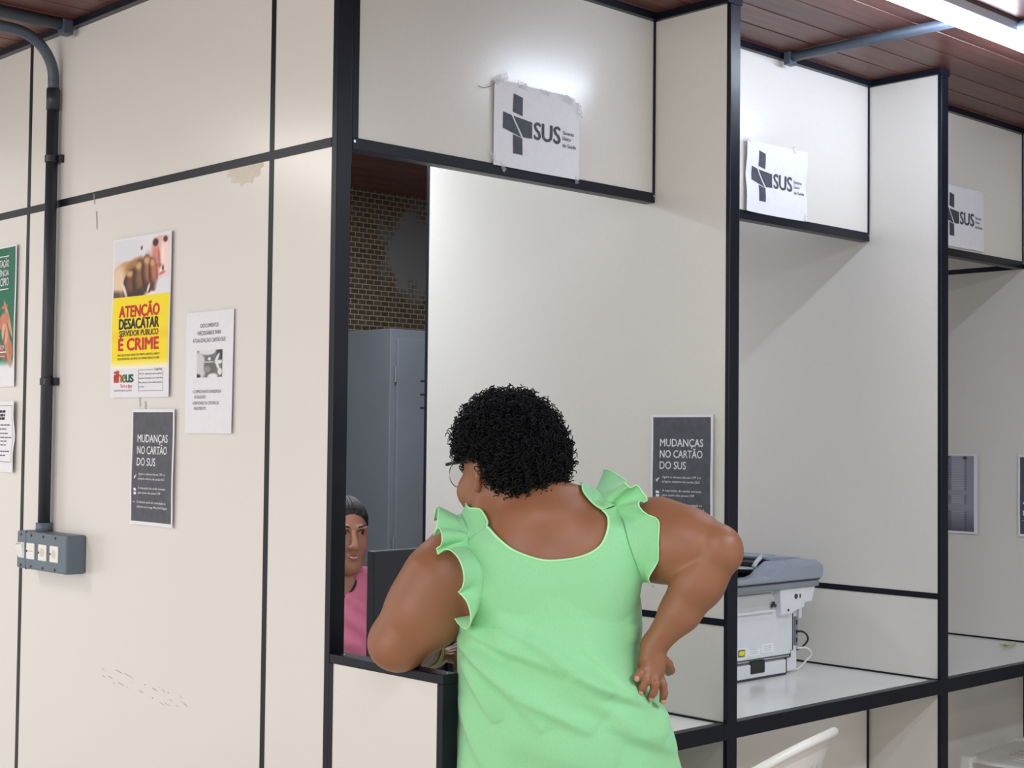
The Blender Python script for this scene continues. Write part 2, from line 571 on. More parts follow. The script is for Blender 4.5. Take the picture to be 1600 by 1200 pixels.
# ------------------------------------------------------------------ printed sheets
# a sheet lives in its own frame: x to the right, y up, z towards the reader
def curl_fn(w, h, kind):
    def c(x, y):
        u, v_ = x / w, y / h
        z = 0.0012
        if kind == 0:
            z += 0.0035 * math.sin(u * 5.0 + 0.6) ** 2 * (0.4 + 0.6 * v_) + 0.003 * max(0, u - .75) * 4 * (1 - v_)
        elif kind == 1:
            z += 0.008 * (abs(u - .5) * 2) ** 3 * (0.3 + .7 * abs(v_ - .5) * 2) + 0.003 * math.sin(v_ * 6) ** 2
        elif kind == 2:
            z += 0.004 * (1 - u) ** 2 + 0.004 * u ** 6 + 0.0015 * math.sin(v_ * 4) ** 2
        return z
    return c

def text_mesh(s):
    cu = bpy.data.curves.new('t', 'FONT')
    cu.body = s
    cu.resolution_u = 3
    to = bpy.data.objects.new('t', cu)
    COL.objects.link(to)
    dg = bpy.context.evaluated_depsgraph_get()
    me = bpy.data.meshes.new_from_object(to.evaluated_get(dg))
    bpy.data.objects.remove(to, do_unlink=True)
    bpy.data.curves.remove(cu)
    P = np.array([v_.co[:] for v_ in me.vertices])
    Fc = [tuple(p.vertices) for p in me.polygons]
    bpy.data.meshes.remove(me)
    return (P, Fc) if len(P) else None
_CAP = []
def cap_height():
    if not _CAP:
        P, _ = text_mesh('H')
        _CAP.append(P[:, 1].max() - P[:, 1].min())
    return _CAP[0]

class Sheet:
    def __init__(self, name, label, cat, w, h, mtx, kind=0, group=None, paper=None, outline=None, tilt=0):
        self.w, self.h, self.c = w, h, curl_fn(w, h, kind)
        self.root = thing(name, label, cat, group=group)
        self.root.matrix_world = mtx @ Matrix.Rotation(tilt, 4, 'Z')
        N, Mn = 14, 18
        V, F = [], []
        for side in (1, 0):
            for j in range(Mn + 1):
                for i in range(N + 1):
                    x, y = w * i / N, h * j / Mn
                    if outline:
                        x, y = outline(x, y)
                    V.append((x, y, self.c(x, y) - (0 if side else 0.0004)))
        n1 = (N + 1) * (Mn + 1)
        for j in range(Mn):
            for i in range(N):
                a = j * (N + 1) + i
                F.append((a, a + 1, a + N + 2, a + N + 1))
                F.append((n1 + a, n1 + a + N + 1, n1 + a + N + 2, n1 + a + 1))
        def rim(idx):
            for a, b in zip(idx[:-1], idx[1:]):
                F.append((a, n1 + a, n1 + b, b))
        rim([i for i in range(N + 1)]); rim([Mn * (N + 1) + i for i in range(N, -1, -1)])
        rim([j * (N + 1) for j in range(Mn, -1, -1)]); rim([j * (N + 1) + N for j in range(Mn + 1)])
        npmesh('paper', V, F, paper or PAPER, self.root, smooth=False)
    def lift(self, x, y, layer):
        return self.c(x, y) + 0.0003 * layer
    def area(self, name, x0, y0, x1, y1, material, layer=1, nx=12, ny=14):
        V, F = [], []
        for j in range(ny + 1):
            for i in range(nx + 1):
                x, y = x0 + (x1 - x0) * i / nx, y0 + (y1 - y0) * j / ny
                V.append((x, y, self.lift(x, y, layer)))
        for j in range(ny):
            for i in range(nx):
                a = j * (nx + 1) + i
                F.append((a, a + 1, a + nx + 2, a + nx + 1))
        return npmesh(name, V, F, material, self.root)
    def polys(self, name, plist, material, layer=2, split=True):
        for group in ([[p] for p in plist] if split else [plist]):
            bm = bmesh.new()
            for pl in group:
                bm.faces.new([bm.verts.new((x, y, 0)) for x, y in pl])
            bmesh.ops.triangulate(bm, faces=bm.faces)
            if split:
                bmesh.ops.subdivide_edges(bm, edges=bm.edges, cuts=7, use_grid_fill=True)
            for v_ in bm.verts:
                v_.co.z = self.lift(v_.co.x, v_.co.y, layer)
            o = obj(name, bm, material, self.root)
        return o
    def text(self, name, items, material, layer=3):
        """items: (string, x, y baseline, cap height, width or None, align, boldness)"""
        cap = cap_height()
        for (s, x, y, ch, wd, al, bold) in items:
            base = text_mesh(s)
            if base is None:
                continue
            P, Fc = base
            mn, mxx = P[:, 0].min(), P[:, 0].max()
            sy = ch / cap
            sx = sy if wd is None else wd / (mxx - mn)
            W_ = (mxx - mn) * sx
            off = x - (0 if al == 'l' else W_ / 2 if al == 'c' else W_)
            VV, FF = [], []
            d = bold * ch
            for (dx, dy) in (((0, 0),) if bold == 0 else ((-d, 0), (d, 0), (0, d * .6), (0, -d * .6))):
                k0 = len(VV)
                for p in P:
                    px, py = off + (p[0] - mn) * sx + dx, y + p[1] * sy + dy
                    VV.append((px, py, self.lift(px, py, layer) + len(FF) * 1e-9))
                FF += [tuple(k0 + i for i in f) for f in Fc]
            o = npmesh(name, VV, FF, material, self.root, smooth=False)
        return o
    def picture(self, name, x0, y0, x1, y1, nx, ny, fn, layer=1, skew=0.0):
        """printed photograph: vertex colours from fn(u, v) (arrays) -> rgb 0..255"""
        u, v_ = np.meshgrid(np.linspace(0, 1, nx + 1), np.linspace(0, 1, ny + 1))
        col = fn(u, v_)
        V, F = [], []
        for j in range(ny + 1):
            for i in range(nx + 1):
                x, y = x0 + (x1 - x0) * u[j, i], y0 + (y1 - y0) * v_[j, i]
                V.append((x, y, self.lift(x, y, layer)))
        for j in range(ny):
            for i in range(nx):
                a = j * (nx + 1) + i
                F.append((a, a + 1, a + nx + 2, a + nx + 1))
        o = npmesh(name, V, F, photo_material(), self.root)
        at = o.data.color_attributes.new('print', 'FLOAT_COLOR', 'POINT')
        c = np.clip(col, 0, 255) / 255.0
        c = np.where(c <= 0.04045, c / 12.92, ((c + 0.055) / 1.055) ** 2.4)
        rgba = np.concatenate([c.reshape(-1, 3), np.ones(((nx + 1) * (ny + 1), 1))], 1).astype(np.float32)
        at.data.foreach_set('color', rgba.ravel())
        return o

def photo_material():
    if 'photo_print' in MATS:
        return MATS['photo_print']
    M = mat('photo_print', (200, 200, 200), 0.6)
    nt = M.node_tree
    a = nt.nodes.new('ShaderNodeVertexColor'); a.layer_name = 'print'
    nt.links.new(a.outputs['Color'], nt.nodes['Principled BSDF'].inputs['Base Color'])
    return M

def on_left(y_left, z0):       # sheet on the left wall (reader looks towards +X; right is -Y)
    M = Matrix(((0, 0, -1, -0.0022), (-1, 0, 0, y_left), (0, 1, 0, z0), (0, 0, 0, 1)))
    return M
def on_div(X, y_left, z0):
    M = on_left(y_left, z0)
    M[0][3] = X - 0.0022
    return M
def on_header(x_left, z0):     # reader looks towards +Y; right is +X
    return Matrix(((1, 0, 0, x_left), (0, 0, -1, WH - .0012), (0, 1, 0, z0), (0, 0, 0, 1)))

def mixc(col, rgb, a):
    return col * (1 - a[..., None]) + np.array(rgb, float) * a[..., None]
def blob(u, v_, cu, cv, ru, rv, ang=0, soft=0.25):
    ca, sa = math.cos(ang), math.sin(ang)
    du, dv = u - cu, v_ - cv
    x, y = (du * ca + dv * sa) / ru, (-du * sa + dv * ca) / rv
    d = np.sqrt(x * x + y * y)
    return np.clip((1 + soft / 2 - d) / soft, 0, 1)

# --- A3 poster ATENCAO
def fist(u, v_):
    c = np.zeros(u.shape + (3,)) + np.array((240, 238, 242.))
    c = mixc(c, (225, 226, 234), blob(u, v_, .2, .85, .35, .3, 0, 1.0))
    # face at upper right
    c = mixc(c, (238, 178, 168), blob(u, v_, .84, .62, .2, .5, -.08, .5))
    c = mixc(c, (250, 222, 214), blob(u, v_, .93, .62, .12, .35, 0, .8))
    c = mixc(c, (222, 140, 128), blob(u, v_, .74, .66, .06, .2, .1, .8))
    c = mixc(c, (60, 40, 44), blob(u, v_, .735, .9, .05, .065, 0, .5))
    c = mixc(c, (70, 48, 50), blob(u, v_, .915, .93, .04, .05, 0, .5))
    c = mixc(c, (196, 120, 116), blob(u, v_, .80, .62, .025, .18, .08, .9))
    c = mixc(c, (255, 236, 232), blob(u, v_, .865, .68, .022, .2, 0, .9))
    c = mixc(c, (186, 100, 100), blob(u, v_, .80, .5, .05, .03, 0, .9))
    c = mixc(c, (250, 246, 246), blob(u, v_, .86, .42, .05, .035, .5, .6))
    c = mixc(c, (70, 40, 44), blob(u, v_, .875, .44, .018, .05, 0, .7))
    c = mixc(c, (210, 110, 106), blob(u, v_, .86, .36, .06, .025, .3, .8))
    c = mixc(c, (60, 30, 40), blob(u, v_, .49, .84, .015, .035, 0, .6))
    # fist
    c = mixc(c, (200, 156, 112), blob(u, v_, .25, .32, .28, .32, .25, .15))
    c = mixc(c, (236, 208, 178), blob(u, v_, .08, .3, .12, .3, 0, .8))
    c = mixc(c, (176, 124, 76), blob(u, v_, .40, .52, .20, .15, .55, .4))
    for (cu, cv, ru, rv, an, base, dark) in ((.30, .22, .12, .27, -.12, (120, 78, 52), (58, 34, 28)), (.46, .30, .115, .33, -.02, (142, 94, 58), (62, 38, 30)), (.60, .38, .10, .32, .06, (168, 112, 72), (70, 44, 34)), (.70, .36, .075, .28, .08, (186, 120, 88), (90, 50, 42))):
        c = mixc(c, dark, blob(u, v_, cu, cv, ru * 1.1, rv * 1.04, an, .12))
        c = mixc(c, base, blob(u, v_, cu + .015, cv + .06, ru * .72, rv * .8, an, .9))
        c = mixc(c, (214, 168, 122), blob(u, v_, cu - .02, cv + rv * .72, ru * .5, rv * .2, an, 1.0))
        c = mixc(c, dark, blob(u, v_, cu, cv - rv * .75, ru * .9, rv * .24, an, .8))
    c = mixc(c, (244, 226, 214), blob(u, v_, .20, .12, .025, .15, .3, .6))
    c = mixc(c, (244, 226, 214), blob(u, v_, .62, .13, .018, .09, -.25, .6))
    c = mixc(c, (96, 72, 62), blob(u, v_, .02, .03, .16, .10, 0, .8))
    c = mixc(c, (232, 232, 240), blob(u, v_, .9, .12, .16, .2, 0, .5))
    return c
def poster_attention():
    w, h = .297, .420
    s = Sheet('poster', 'yellow and white poster of a fist, ATENÇÃO in red, on the left wall', 'poster', w, h, on_left(1.222, 1.571), 2, tilt=-.004)
    def grad(u, v_):
        c = np.zeros(u.shape + (3,)) + np.array((253, 228, 16.))
        c = mixc(c, (250, 214, 20), blob(u, v_, .5, .45, .7, .08, 0, .8))
        return mixc(c, (250, 250, 246), np.clip((.13 - v_) / .13, 0, 1))
    s.picture('photo', .008, .262, .289, .412, 90, 60, fist)
    s.picture('yellow_panel', .006, .076, .291, .264, 8, 60, grad)
    s.text('red_lettering', [('ATENÇÃO', .142, .2105, .029, .200, 'c', .075), ('É CRIME', .142, .1235, .030, .200, 'c', .075)], REDPRINT)
    s.text('black_lettering', [('DESACATAR', .142, .1795, .0262, .198, 'c', .075), ('SERVIDOR PÚBLICO', .142, .1605, .0145, .196, 'c', .04),
            ('PARA QUE SE FAÇA VALER O SEU DIREITO, RESPEITE O DIREITO', .142, .1085, .0052, .210, 'c', .012),
            ('DESTE PROFISSIONAL. NÃO DEIXE A LEI. ATENDER, DESACATO É CRIME', .142, .0985, .0052, .210, 'c', .012),
            ('Código Penal', .262, .069, .0055, .040, 'r', .008),
            ('ART. 331 - Desacatar funcionário público no', .146, .0585, .0042, .118, 'l', .008),
            ('exercício da função ou em razão dela:', .146, .0475, .0042, .118, 'l', .008),
            ('Pena, detenção, de seis meses a dois anos,', .146, .0365, .0042, .118, 'l', .008),
            ('ou multa.', .146, .0255, .0042, .026, 'l', .008)], INK)
    b = []
    for (x0, y0, x1, y1) in ((.143, .070, .218, .071), (.143, .016, .144, .071), (.143, .016, .266, .017), (.265, .016, .266, .067)):
        b.append([(x0, y0), (x1, y0), (x1, y1), (x0, y1)])
    s.polys('frame_line', b, INK)
    cols = (('i', .020, (200, 40, 44)), ('l', .031, (196, 60, 40)), ('h', .040, (190, 100, 40)), ('e', .061, (120, 130, 50)), ('u', .080, (40, 110, 80)), ('s', .099, (20, 80, 70)))
    for ch, x, rgb in cols:
        s.text('logo_letter', [(ch, x, .040, .030, .010 if ch in 'il' else .0185, 'l', .04)], mat('logo_' + ch, rgb, .6))
    s.text('script_lettering', [('Terra e água', .112, .026, .009, .06, 'r', 0)], REDPRINT)
    s.text('grey_lettering', [('SECRETARIA MUNICIPAL DE SAÚDE', .022, .016, .0045, .088, 'l', 0)], GREYTEXT)
poster_attention()

# --- A4 DOCUMENTOS
def card_photo(u, v_):
    c = np.zeros(u.shape + (3,)) + np.array((120, 120, 122.))
    c = mixc(c, (210, 210, 212), blob(u, v_, .1, .45, .22, .5, .1, .3))
    c = mixc(c, (60, 60, 64), blob(u, v_, .95, .9, .2, .25, 0, .6))
    c = mixc(c, (225, 225, 228), blob(u, v_, .4, .97, .32, .14, 0, .2))
    c = mixc(c, (105, 105, 108), blob(u, v_, .5, .42, .24, .38, 0, .2))
    c = mixc(c, (150, 150, 152), blob(u, v_, .38, .3, .12, .12, 0, .8))
    for (cu, cv, ru, rv, an) in ((.78, .7, .05, .2, -.5), (.8, .42, .05, .2, .5), (.86, .55, .14, .07, .1), (.9, .2, .09, .12, 0), (.6, .04, .2, .1, 0)):
        c = mixc(c, (235, 235, 238), blob(u, v_, cu, cv, ru, rv, an, .3))
    c = mixc(c, (240, 240, 242), ((np.abs(u - .46) < .022) & (np.abs(v_ - .68) < .08)).astype(float))
    c = mixc(c, (240, 240, 242), ((np.abs(v_ - .68) < .025) & (np.abs(u - .46) < .06)).astype(float))
    c = mixc(c, (240, 240, 242), ((np.abs(v_ - .56) < .012) & (u > .28) & (u < .62)).astype(float))
    c = mixc(c, (40, 40, 44), blob(u, v_, .04, .05, .1, .08, 0, .5))
    return c
def sheet_documents():
    w, h = .212, .297
    s = Sheet('notice', 'white sheet headed DOCUMENTOS, right of the yellow poster', 'notice', w, h, on_left(.851, 1.479), 0)
    s.text('lettering', [('DOCUMENTOS', .108, .258, .0095, .080, 'c', 0), ('NECESSÁRIOS PARA', .108, .240, .0095, .104, 'c', 0), ('ATUALIZAÇÃO CARTÃO SUS', .108, .222, .0095, .146, 'c', 0),
            ('• COMPROVANTE DE RESIDÊNCIA', .036, .098, .0075, .128, 'l', 0), ('ATUALIZADO', .044, .085, .0075, .050, 'l', 0),
            ('• IDENTIDADE OU CERTIDÃO DE', .036, .070, .0075, .118, 'l', 0), ('NASCIMENTO', .044, .057, .0075, .050, 'l', 0)], GREYTEXT)
    s.picture('card_photo', .054, .136, .168, .202, 44, 30, card_photo)
sheet_documents()

# --- A4 MUDANCAS
def sheet_changes(label, mtx, kind, tilt=0):
    w, h = .21, .297
    s = Sheet('notice', label, 'notice', w, h, mtx, kind, group='dark MUDANÇAS notices', tilt=tilt)
    s.area('dark_panel', .007, .009, .202, .289, GREYPRINT)
    s.text('heading', [('MUDANÇAS', .031, .212, .0195, .145, 'l', .022), ('NO CARTÃO', .031, .182, .0195, .143, 'l', .022), ('DO SUS', .031, .152, .0195, .088, 'l', .022)], WHITEPRINT)
    s.text('body_lettering', [('Agora o número do seu CPF é o', .040, .128, .0058, .130, 'l', .004), ('próprio número do cartão SUS', .040, .116, .0058, .126, 'l', .004),
            ('A impressão do cartão somente', .040, .092, .0058, .132, 'l', .004), ('para quem não possui CPF', .040, .080, .0058, .108, 'l', .004),
            ('O número pode ser consultado no', .034, .056, .0058, .140, 'l', .004), ('sistema ou no app Meu SUS Digital', .034, .044, .0058, .146, 'l', .004)], WHITEPRINT)
    s.polys('icon', [[(.018, .122), (.022, .117), (.030, .128), (.029, .129), (.022, .120), (.0195, .124)],
            [(.018, .094), (.026, .094), (.030, .090), (.030, .087), (.018, .087)], [(.018, .084), (.030, .084), (.029, .077), (.019, .077)],
            [(.014, .058), (.018, .060), (.018, .056)], [(.022, .060), (.022, .056), (.026, .058)]], WHITEPRINT)
sheet_changes('dark grey MUDANÇAS notice on the left wall, below the yellow poster', on_left(1.105, 1.243), 2, -.004)
sheet_changes('dark grey MUDANÇAS notice on the partition behind the woman', on_div(U1, .256, 1.246), 2)
sheet_changes('dark grey MUDANÇAS notice cut by the right edge of the photo', on_div(U3, .275, 1.136), 2)

# --- table printout
def table_print(u, v_):
    c = np.zeros(u.shape + (3,)) + np.array((150, 150, 166.))
    stripes = 0.5 + 0.5 * np.cos(v_ * 2 * PI * 44)
    band = ((u > .22) & (u < .85)).astype(float) * (1 - ((v_ > .48) & (v_ < .54)).astype(float)) * (1 - ((v_ > .27) & (v_ < .36)).astype(float))
    c = mixc(c, (88, 88, 104), stripes * band * .9)
    c = mixc(c, (96, 96, 110), ((u > .3) & (u < .45)).astype(float) * .4 * band)
    c = mixc(c, (205, 205, 216), ((u > .52) & (u < .78)).astype(float) * .45 * band)
    c = mixc(c, (60, 62, 78), np.clip((.3 - v_) * 2.2, 0, .7))
    c = mixc(c, (50, 50, 64), blob(u, v_, .42, .98, .04, .02, 0, .5))
    c = mixc(c, (50, 50, 64), blob(u, v_, .8, .97, .05, .015, 0, .5))
    return c
s = Sheet('notice', 'grey printed table sheet beside the right-hand black post', 'notice', .21, .297, on_div(U3, .648, 1.134), 2, group=None)
s.picture('printed_table', .004, .008, .196, .292, 40, 264, table_print)

# --- SUS sheets
def sheet_sus(label, mtx, kind, tilt, tapes, seed):
    w, h = .297, .21
    rnd = random.Random(seed)
    if seed == 1:
        def outl(x, y):
            yy = y / h
            # torn top right corner
            if x > w * .86:
                y -= (x - w * .86) * .35 * yy
            return x, y
    else:
        outl = None
    s = Sheet('sign_sheet', label, 'sign', w, h, mtx, kind, group='SUS sheets on the header panels', outline=outl, tilt=tilt)
    PR = mat('streaky_print', (58, 60, 72), .6, noise=(70, .3, (78, 80, 94), 2))
    cx0, cx1, cy0, cy1 = .028, .130, .085, .130
    s.polys('cross_arm', [
        [(.060, .138), (.095, .132), (.095, .178), (.062, .184)],
        [(.064, .036), (.097, .036), (.095, .077), (.062, .083)],
        [(.028, .094), (.028, .134), (.056, .1295), (.092, .079)],
        [(.062, .1285), (.130, .1225), (.130, .0815), (.098, .0805)]], PR)
    s.text('heading', [('SUS', .137, .0825, .042, .090, 'l', .045)], PR)
    s.text('lettering', [('Sistema', .236, .1085, .0095, .040, 'l', .012), ('Único', .236, .094, .0095, .029, 'l', .012), ('de Saúde', .236, .0765, .0095, .048, 'l', .012)], PR)
    for (x, y, sx, sy, a) in tapes:
        bm = bmesh.new()
        n = 7
        rows = []
        for i in range(n + 1):
            r_ = []
            for j in range(4):
                px, py = (i / n - .5) * sx, (j / 3 - .5) * sy
                q = (px * math.cos(a) - py * math.sin(a) + x, px * math.sin(a) + py * math.cos(a) + y)
                r_.append(bm.verts.new((q[0] + rnd.uniform(-.001, .001), q[1] + rnd.uniform(-.001, .001), .0024 + rnd.uniform(0, .004) + (s.c(min(max(q[0], 0), w), min(max(q[1], 0), h)) if 0 < q[1] < h else 0))))
            rows.append(r_)
        for i in range(n):
            for j in range(3):
                bm.faces.new((rows[i][j], rows[i + 1][j], rows[i + 1][j + 1], rows[i][j + 1]))
        obj('tape', bm, TAPE, s.root)
    if seed == 1:
        bm = bmesh.new()
        tube(bm, spline([(0.0, .20, .004), (-.02, .186, .010), (-.045, .178, .012), (-.062, .180, .010)], 4), .001, 5)
        obj('loose_tape', bm, mat('tape_edge', (120, 122, 126), .3), s.root)
    return s
sheet_sus('white SUS sheet with ragged tape on the header above the woman', on_header(.472, 2.137), 0, -.002,
          [(.02, .213, .05, .018, .5), (.09, .208, .03, .02, -.1), (.17, .204, .035, .012, -.1), (.25, .200, .05, .018, -.2), (.293, .178, .04, .014, -1.3), (-.006, .02, .035, .014, -1.0), (.028, .0, .03, .012, -.9), (.288, .0, .02, .012, -1.2)], 1)
sheet_sus('white SUS sheet on the brightly lit middle header panel', on_header(1.464, 2.138), 1, -.002, [(.01, .208, .03, .014, 0), (.235, .210, .02, .014, 1.3), (.286, .01, .02, .014, 1.2)], 2)
sheet_sus('white SUS sheet on the right-hand header, half hidden by the black post', on_header(2.538, 2.148), 0, 0, [], 3)

# --- green poster, cut by the left edge of the photo
def hand_print(u, v_):
    c = np.zeros(u.shape + (3,)) + np.array((28, 114, 86.))
    c = mixc(c, (232, 236, 240), np.clip((.12 - v_) / .1, 0, 1))
    for (cu, cv, ru, rv, an, rgb) in ((.72, .62, .34, .06, -.75, (214, 150, 118)), (.45, .60, .3, .09, .2, (196, 128, 98)), (.66, .36, .42, .13, -.95, (206, 134, 106)), (.55, .44, .16, .12, -.4, (226, 168, 138)), (.4, .22, .26, .07, -.5, (178, 96, 78)), (.86, .24, .14, .1, -.7, (190, 120, 92))):
        c = mixc(c, rgb, blob(u, v_, cu, cv, ru, rv, an, .22))
    c = mixc(c, (150, 84, 66), blob(u, v_, .52, .36, .03, .16, -.5, .6))
    c = mixc(c, (226, 120, 60), blob(u, v_, .5, .78, .16, .02, .1, .3))
    return c
def poster_green():
    w, h = .297, .42
    s = Sheet('poster', 'green poster with clasped hands cut by the left edge of the photo', 'poster', w, h, on_left(2.09, 1.611), 2)
    s.area('green_panel', 0.0, .085, .288, .415, GREENPRINT)
    s.picture('hands_photo', .150, .055, .286, .29, 60, 90, hand_print, layer=2)
    s.text('lettering', [('TAÇÃO', .243, .358, .021, .062, 'r', .02), ('ERÊNCIA', .243, .332, .0165, .085, 'r', .02), ('CÍPIO', .243, .302, .023, .058, 'r', .02), ('NCIA', .225, .112, .012, .034, 'r', .02)], WHITEPRINT, layer=4)
    s.polys('rule', [[(.16, .388), (.243, .388), (.243, .391), (.16, .391)], [(.16, .290), (.243, .290), (.243, .293), (.16, .293)], [(.16, .090), (.23, .090), (.23, .0915), (.16, .0915)], [(.19, .102), (.238, .102), (.238, .105), (.19, .105)]], WHITEPRINT, layer=4)
poster_green()
# --- white notice under it
s = Sheet('notice', 'white framed notice under the green poster at the left edge', 'notice', .21, .21, on_left(1.992, 1.358), 1)
s.polys('frame_line', [[(.0, .196), (.196, .196), (.196, .1975), (.0, .1975)], [(.195, .03), (.1965, .03), (.1965, .197), (.195, .197)], [(.0, .03), (.196, .03), (.196, .0315), (.0, .0315)]], GREYTEXT)
def word_bars(y, x1, n, seed, hgt=.0042):
    r = random.Random(seed); out = []; x = x1
    for i in range(n):
        l = r.uniform(.006, .022)
        out.append([(x - l, y), (x, y), (x, y + hgt), (x - l, y + hgt)])
        x -= l + .0035
    return out
hb = []
for k, (y, x1) in enumerate(((.176, .145), (.165, .143), (.155, .141))):
    hb += word_bars(y, x1, 4, k, .0075)
s.polys('heading_marks', hb, INK, split=False)
hb = []
for k, (y, x1) in enumerate(((.138, .176), (.126, .150), (.113, .158), (.101, .184), (.090, .152), (.079, .150), (.060, .178), (.048, .150))):
    hb += word_bars(y, x1, 6, k + 20, .0035)
s.polys('text_marks', hb, GREYTEXT, split=False)

# ------------------------------------------------------------------ office behind: cabinet, monitor, printer, chairs
CAB = mat('grey_steel_paint', (122, 127, 136), 0.45, noise=(5, .3, (116, 121, 130), 3))
CABD = mat('cabinet_gap', (52, 55, 62), .6)
t = thing('steel_cabinet', 'tall grey steel cabinet at the back of the office', 'cabinet', (2.145, 2.70, 0))
boxobj('carcass', (0.0, 0.90, 0.002, 0.39, 0.06, 1.95), CAB, t, .003)
boxobj('plinth', (0.02, 0.88, 0.02, 0.37, 0.0, 0.06), CABD, t)
for k, x0 in enumerate((0.03, 0.455)):
    d = boxobj('door', (x0, x0 + .415, -0.014, 0.002, 0.08, 1.908), CAB, t, .003)
    for z in (.35, 1.0, 1.75):
        bm = bmesh.new(); cyl(bm, (x0 - .006 if k == 0 else x0 + .421, -.008, z), (0, 0, 1), .006, .07, 10)
        obj('hinge', bm, CAB, d)
    if k == 0:
        boxobj('handle', (x0 + .37, x0 + .385, -.034, -.014, 0.98, 1.10), mat('handle_chrome', (180, 182, 186), .25, metal=1), d, .003)
    for z in (1.60, 1.66, 1.72):
        boxobj('louvre', (x0 + .13, x0 + .29, -.0155, -.0135, z, z + .008), CABD, d)

SCREENB = mat('black_monitor_plastic', (30, 33, 42), 0.45, noise=(60, .3, (34, 37, 46)))
mr = Matrix.Rotation(math.radians(2), 4, 'Z')
t = thing('monitor', 'black computer monitor seen from behind on the counter', 'monitor', (0.57, 0.50, ZD + .0006), math.radians(3))
bm = bmesh.new(); box(bm, -.272, .272, -.012, .016, .115, .446)
obj('casing', bm, SCREENB, t, bevel=.004)
bm = bmesh.new(); box(bm, -.12, .12, -.034, -.011, .17, .36)
obj('back_bulge', bm, SCREENB, t, bevel=.01)
boxobj('screen', (-.262, .262, .0155, .0172, .13, .438), mat('screen_glass', (24, 28, 36), .1, emit=((225, 232, 245), 2.2)), t)
boxobj('neck', (-.03, .03, -.045, -.018, .012, .26), SCREENB, t, .004)
boxobj('foot', (-.12, .12, -.10, .09, 0.0, .012), SCREENB, t, .004)

PW = mat('printer_white', (226, 229, 234), 0.4, noise=(20, .3, (220, 223, 229)))
PG = mat('printer_grey', (150, 157, 172), 0.42, noise=(200, .3, (144, 151, 166), 2))
PG2 = mat('printer_mid_grey', (132, 138, 146), 0.45)
PD = mat('printer_black', (24, 25, 30), 0.4)
PSEAM = mat('printer_seam', (56, 58, 66), .6)
t = thing('printer', 'white and grey multifunction printer on the middle counter, seen from the rear', 'printer', (1.72, 0.385, ZD + .0006))
# local: x -0.215..0.205 across, y 0 rear .. 0.40, z up
b = boxobj('body', (-.215, .205, 0.006, .38, .006, .268), PW, t, .006)
boxobj('rear_cover', (-.20, .172, 0.0, .008, .062, .205), PW, t, .003)
for d_ in ((-.215, .158, -.001, .004, .0605, .062), (.1725, .174, -.001, .004, .0725, .232), (.16, .1725, -.001, .004, .0725, .074), (.16, .1615, -.001, .004, .052, .0725), (-.215, .16, -.0005, .006, .0515, .0535)):
    boxobj('seam', d_, PSEAM, t)
tr = boxobj('paper_tray', (-.20, .138, -.001, .2, .006, .048), PW, t, .003)
boxobj('tray_gap', (.138, .1405, -.0015, .006, .006, .0515), PSEAM, t)
boxobj('tray_gap', (-.215, .138, -.0005, .006, .0, .006), PSEAM, t)
boxobj('latch', (-.044, .027, -.004, .004, .018, .058), PD, tr, .004)
# rear recess block with exit opening
boxobj('recess', (-.12, .06, -.006, .01, .205, .258), mat('printer_shadow_grey', (196, 198, 198), .5), t, .002)
boxobj('recess_lip', (-.125, .065, -.012, -.004, .200, .208), PW, t, .002)
boxobj('left_block', (-.215, -.12, -.014, .01, .196, .262), PW, t, .004)
for x, zz in ((-.155, .197), (.045, .214)):
    bm = bmesh.new(); box(bm, x, x + .022, -.0155, -.01, zz, zz + .010)
    box(bm, x + .006, x + .012, -.017, -.01, zz + .008, zz + .018)
    obj('clip', bm, PSEAM, t)
v = [(.078, .268), (.262, .268), (.245, .222), (.205, .219), (.203, .205), (.148, .196), (.143, .189), (.083, .189)]
bm = bmesh.new()
f0 = [bm.verts.new((x, -.022, z)) for x, z in v]; f1 = [bm.verts.new((x, .30, z)) for x, z in v]
bm.faces.new(f0); bm.faces.new(f1[::-1])
for i in range(len(v)):
    j = (i + 1) % len(v)
    bm.faces.new((f0[j], f0[i], f1[i], f1[j]))
sb = obj('side_bracket', bm, PW, t, bevel=.003)
for (x, z, r_) in ((.158, .242, .008), (.118, .202, .004)):
    bm = bmesh.new(); cyl(bm, (x, -.0225, z), (0, 1, 0), r_, .002, 16); obj('jack_hole', bm, PSEAM, sb)
boxobj('jack_hole', (.177, .182, -.0235, -.021, .236, .248), PSEAM, sb)
boxobj('flap', (.222, .238, .01, .10, .165, .219), PW, t, .004)
boxobj('port_strip', (.186, .199, -.001, .008, .085, .175), mat('port_grey', (120, 124, 132), .5), t, .002)
for z in (.095, .12, .15):
    boxobj('port', (.189, .196, -.002, .0, z, z + .014), PD, t)
LB = mat('label_white', (238, 241, 244), .5)
for (x0, x1, z0, z1) in ((-.215, -.062, .068, .102), (-.058, .004, .074, .094), (.010, .072, .078, .104)):
    l = boxobj('label', (x0, x1, -.0012, .0004, z0, z1), LB, t)
    for k in range(3):
        boxobj('label_line', (x0 + .012, x1 - .012, -.0014, -.001, z0 + .006 + k * .006, z0 + .0075 + k * .006), mat('label_text', (178, 182, 190), .6), l)
wl_ = boxobj('warning_label', (-.104, -.072, -.002, .0, .076, .096), PD, t)
boxobj('warning_face', (-.101, -.075, -.0026, -.0018, .079, .093), mat('warning_yellow', (236, 226, 60), .5), wl_)
# scanner
bm = bmesh.new(); box(bm, -.235, .272, -.03, .39, .268, .288)
obj('scanner_base', bm, PG2, t, bevel=.004)
bm = bmesh.new(); box(bm, -.235, .274, -.031, .385, .2885, .2925)
obj('scanner_gap', bm, PSEAM, t)
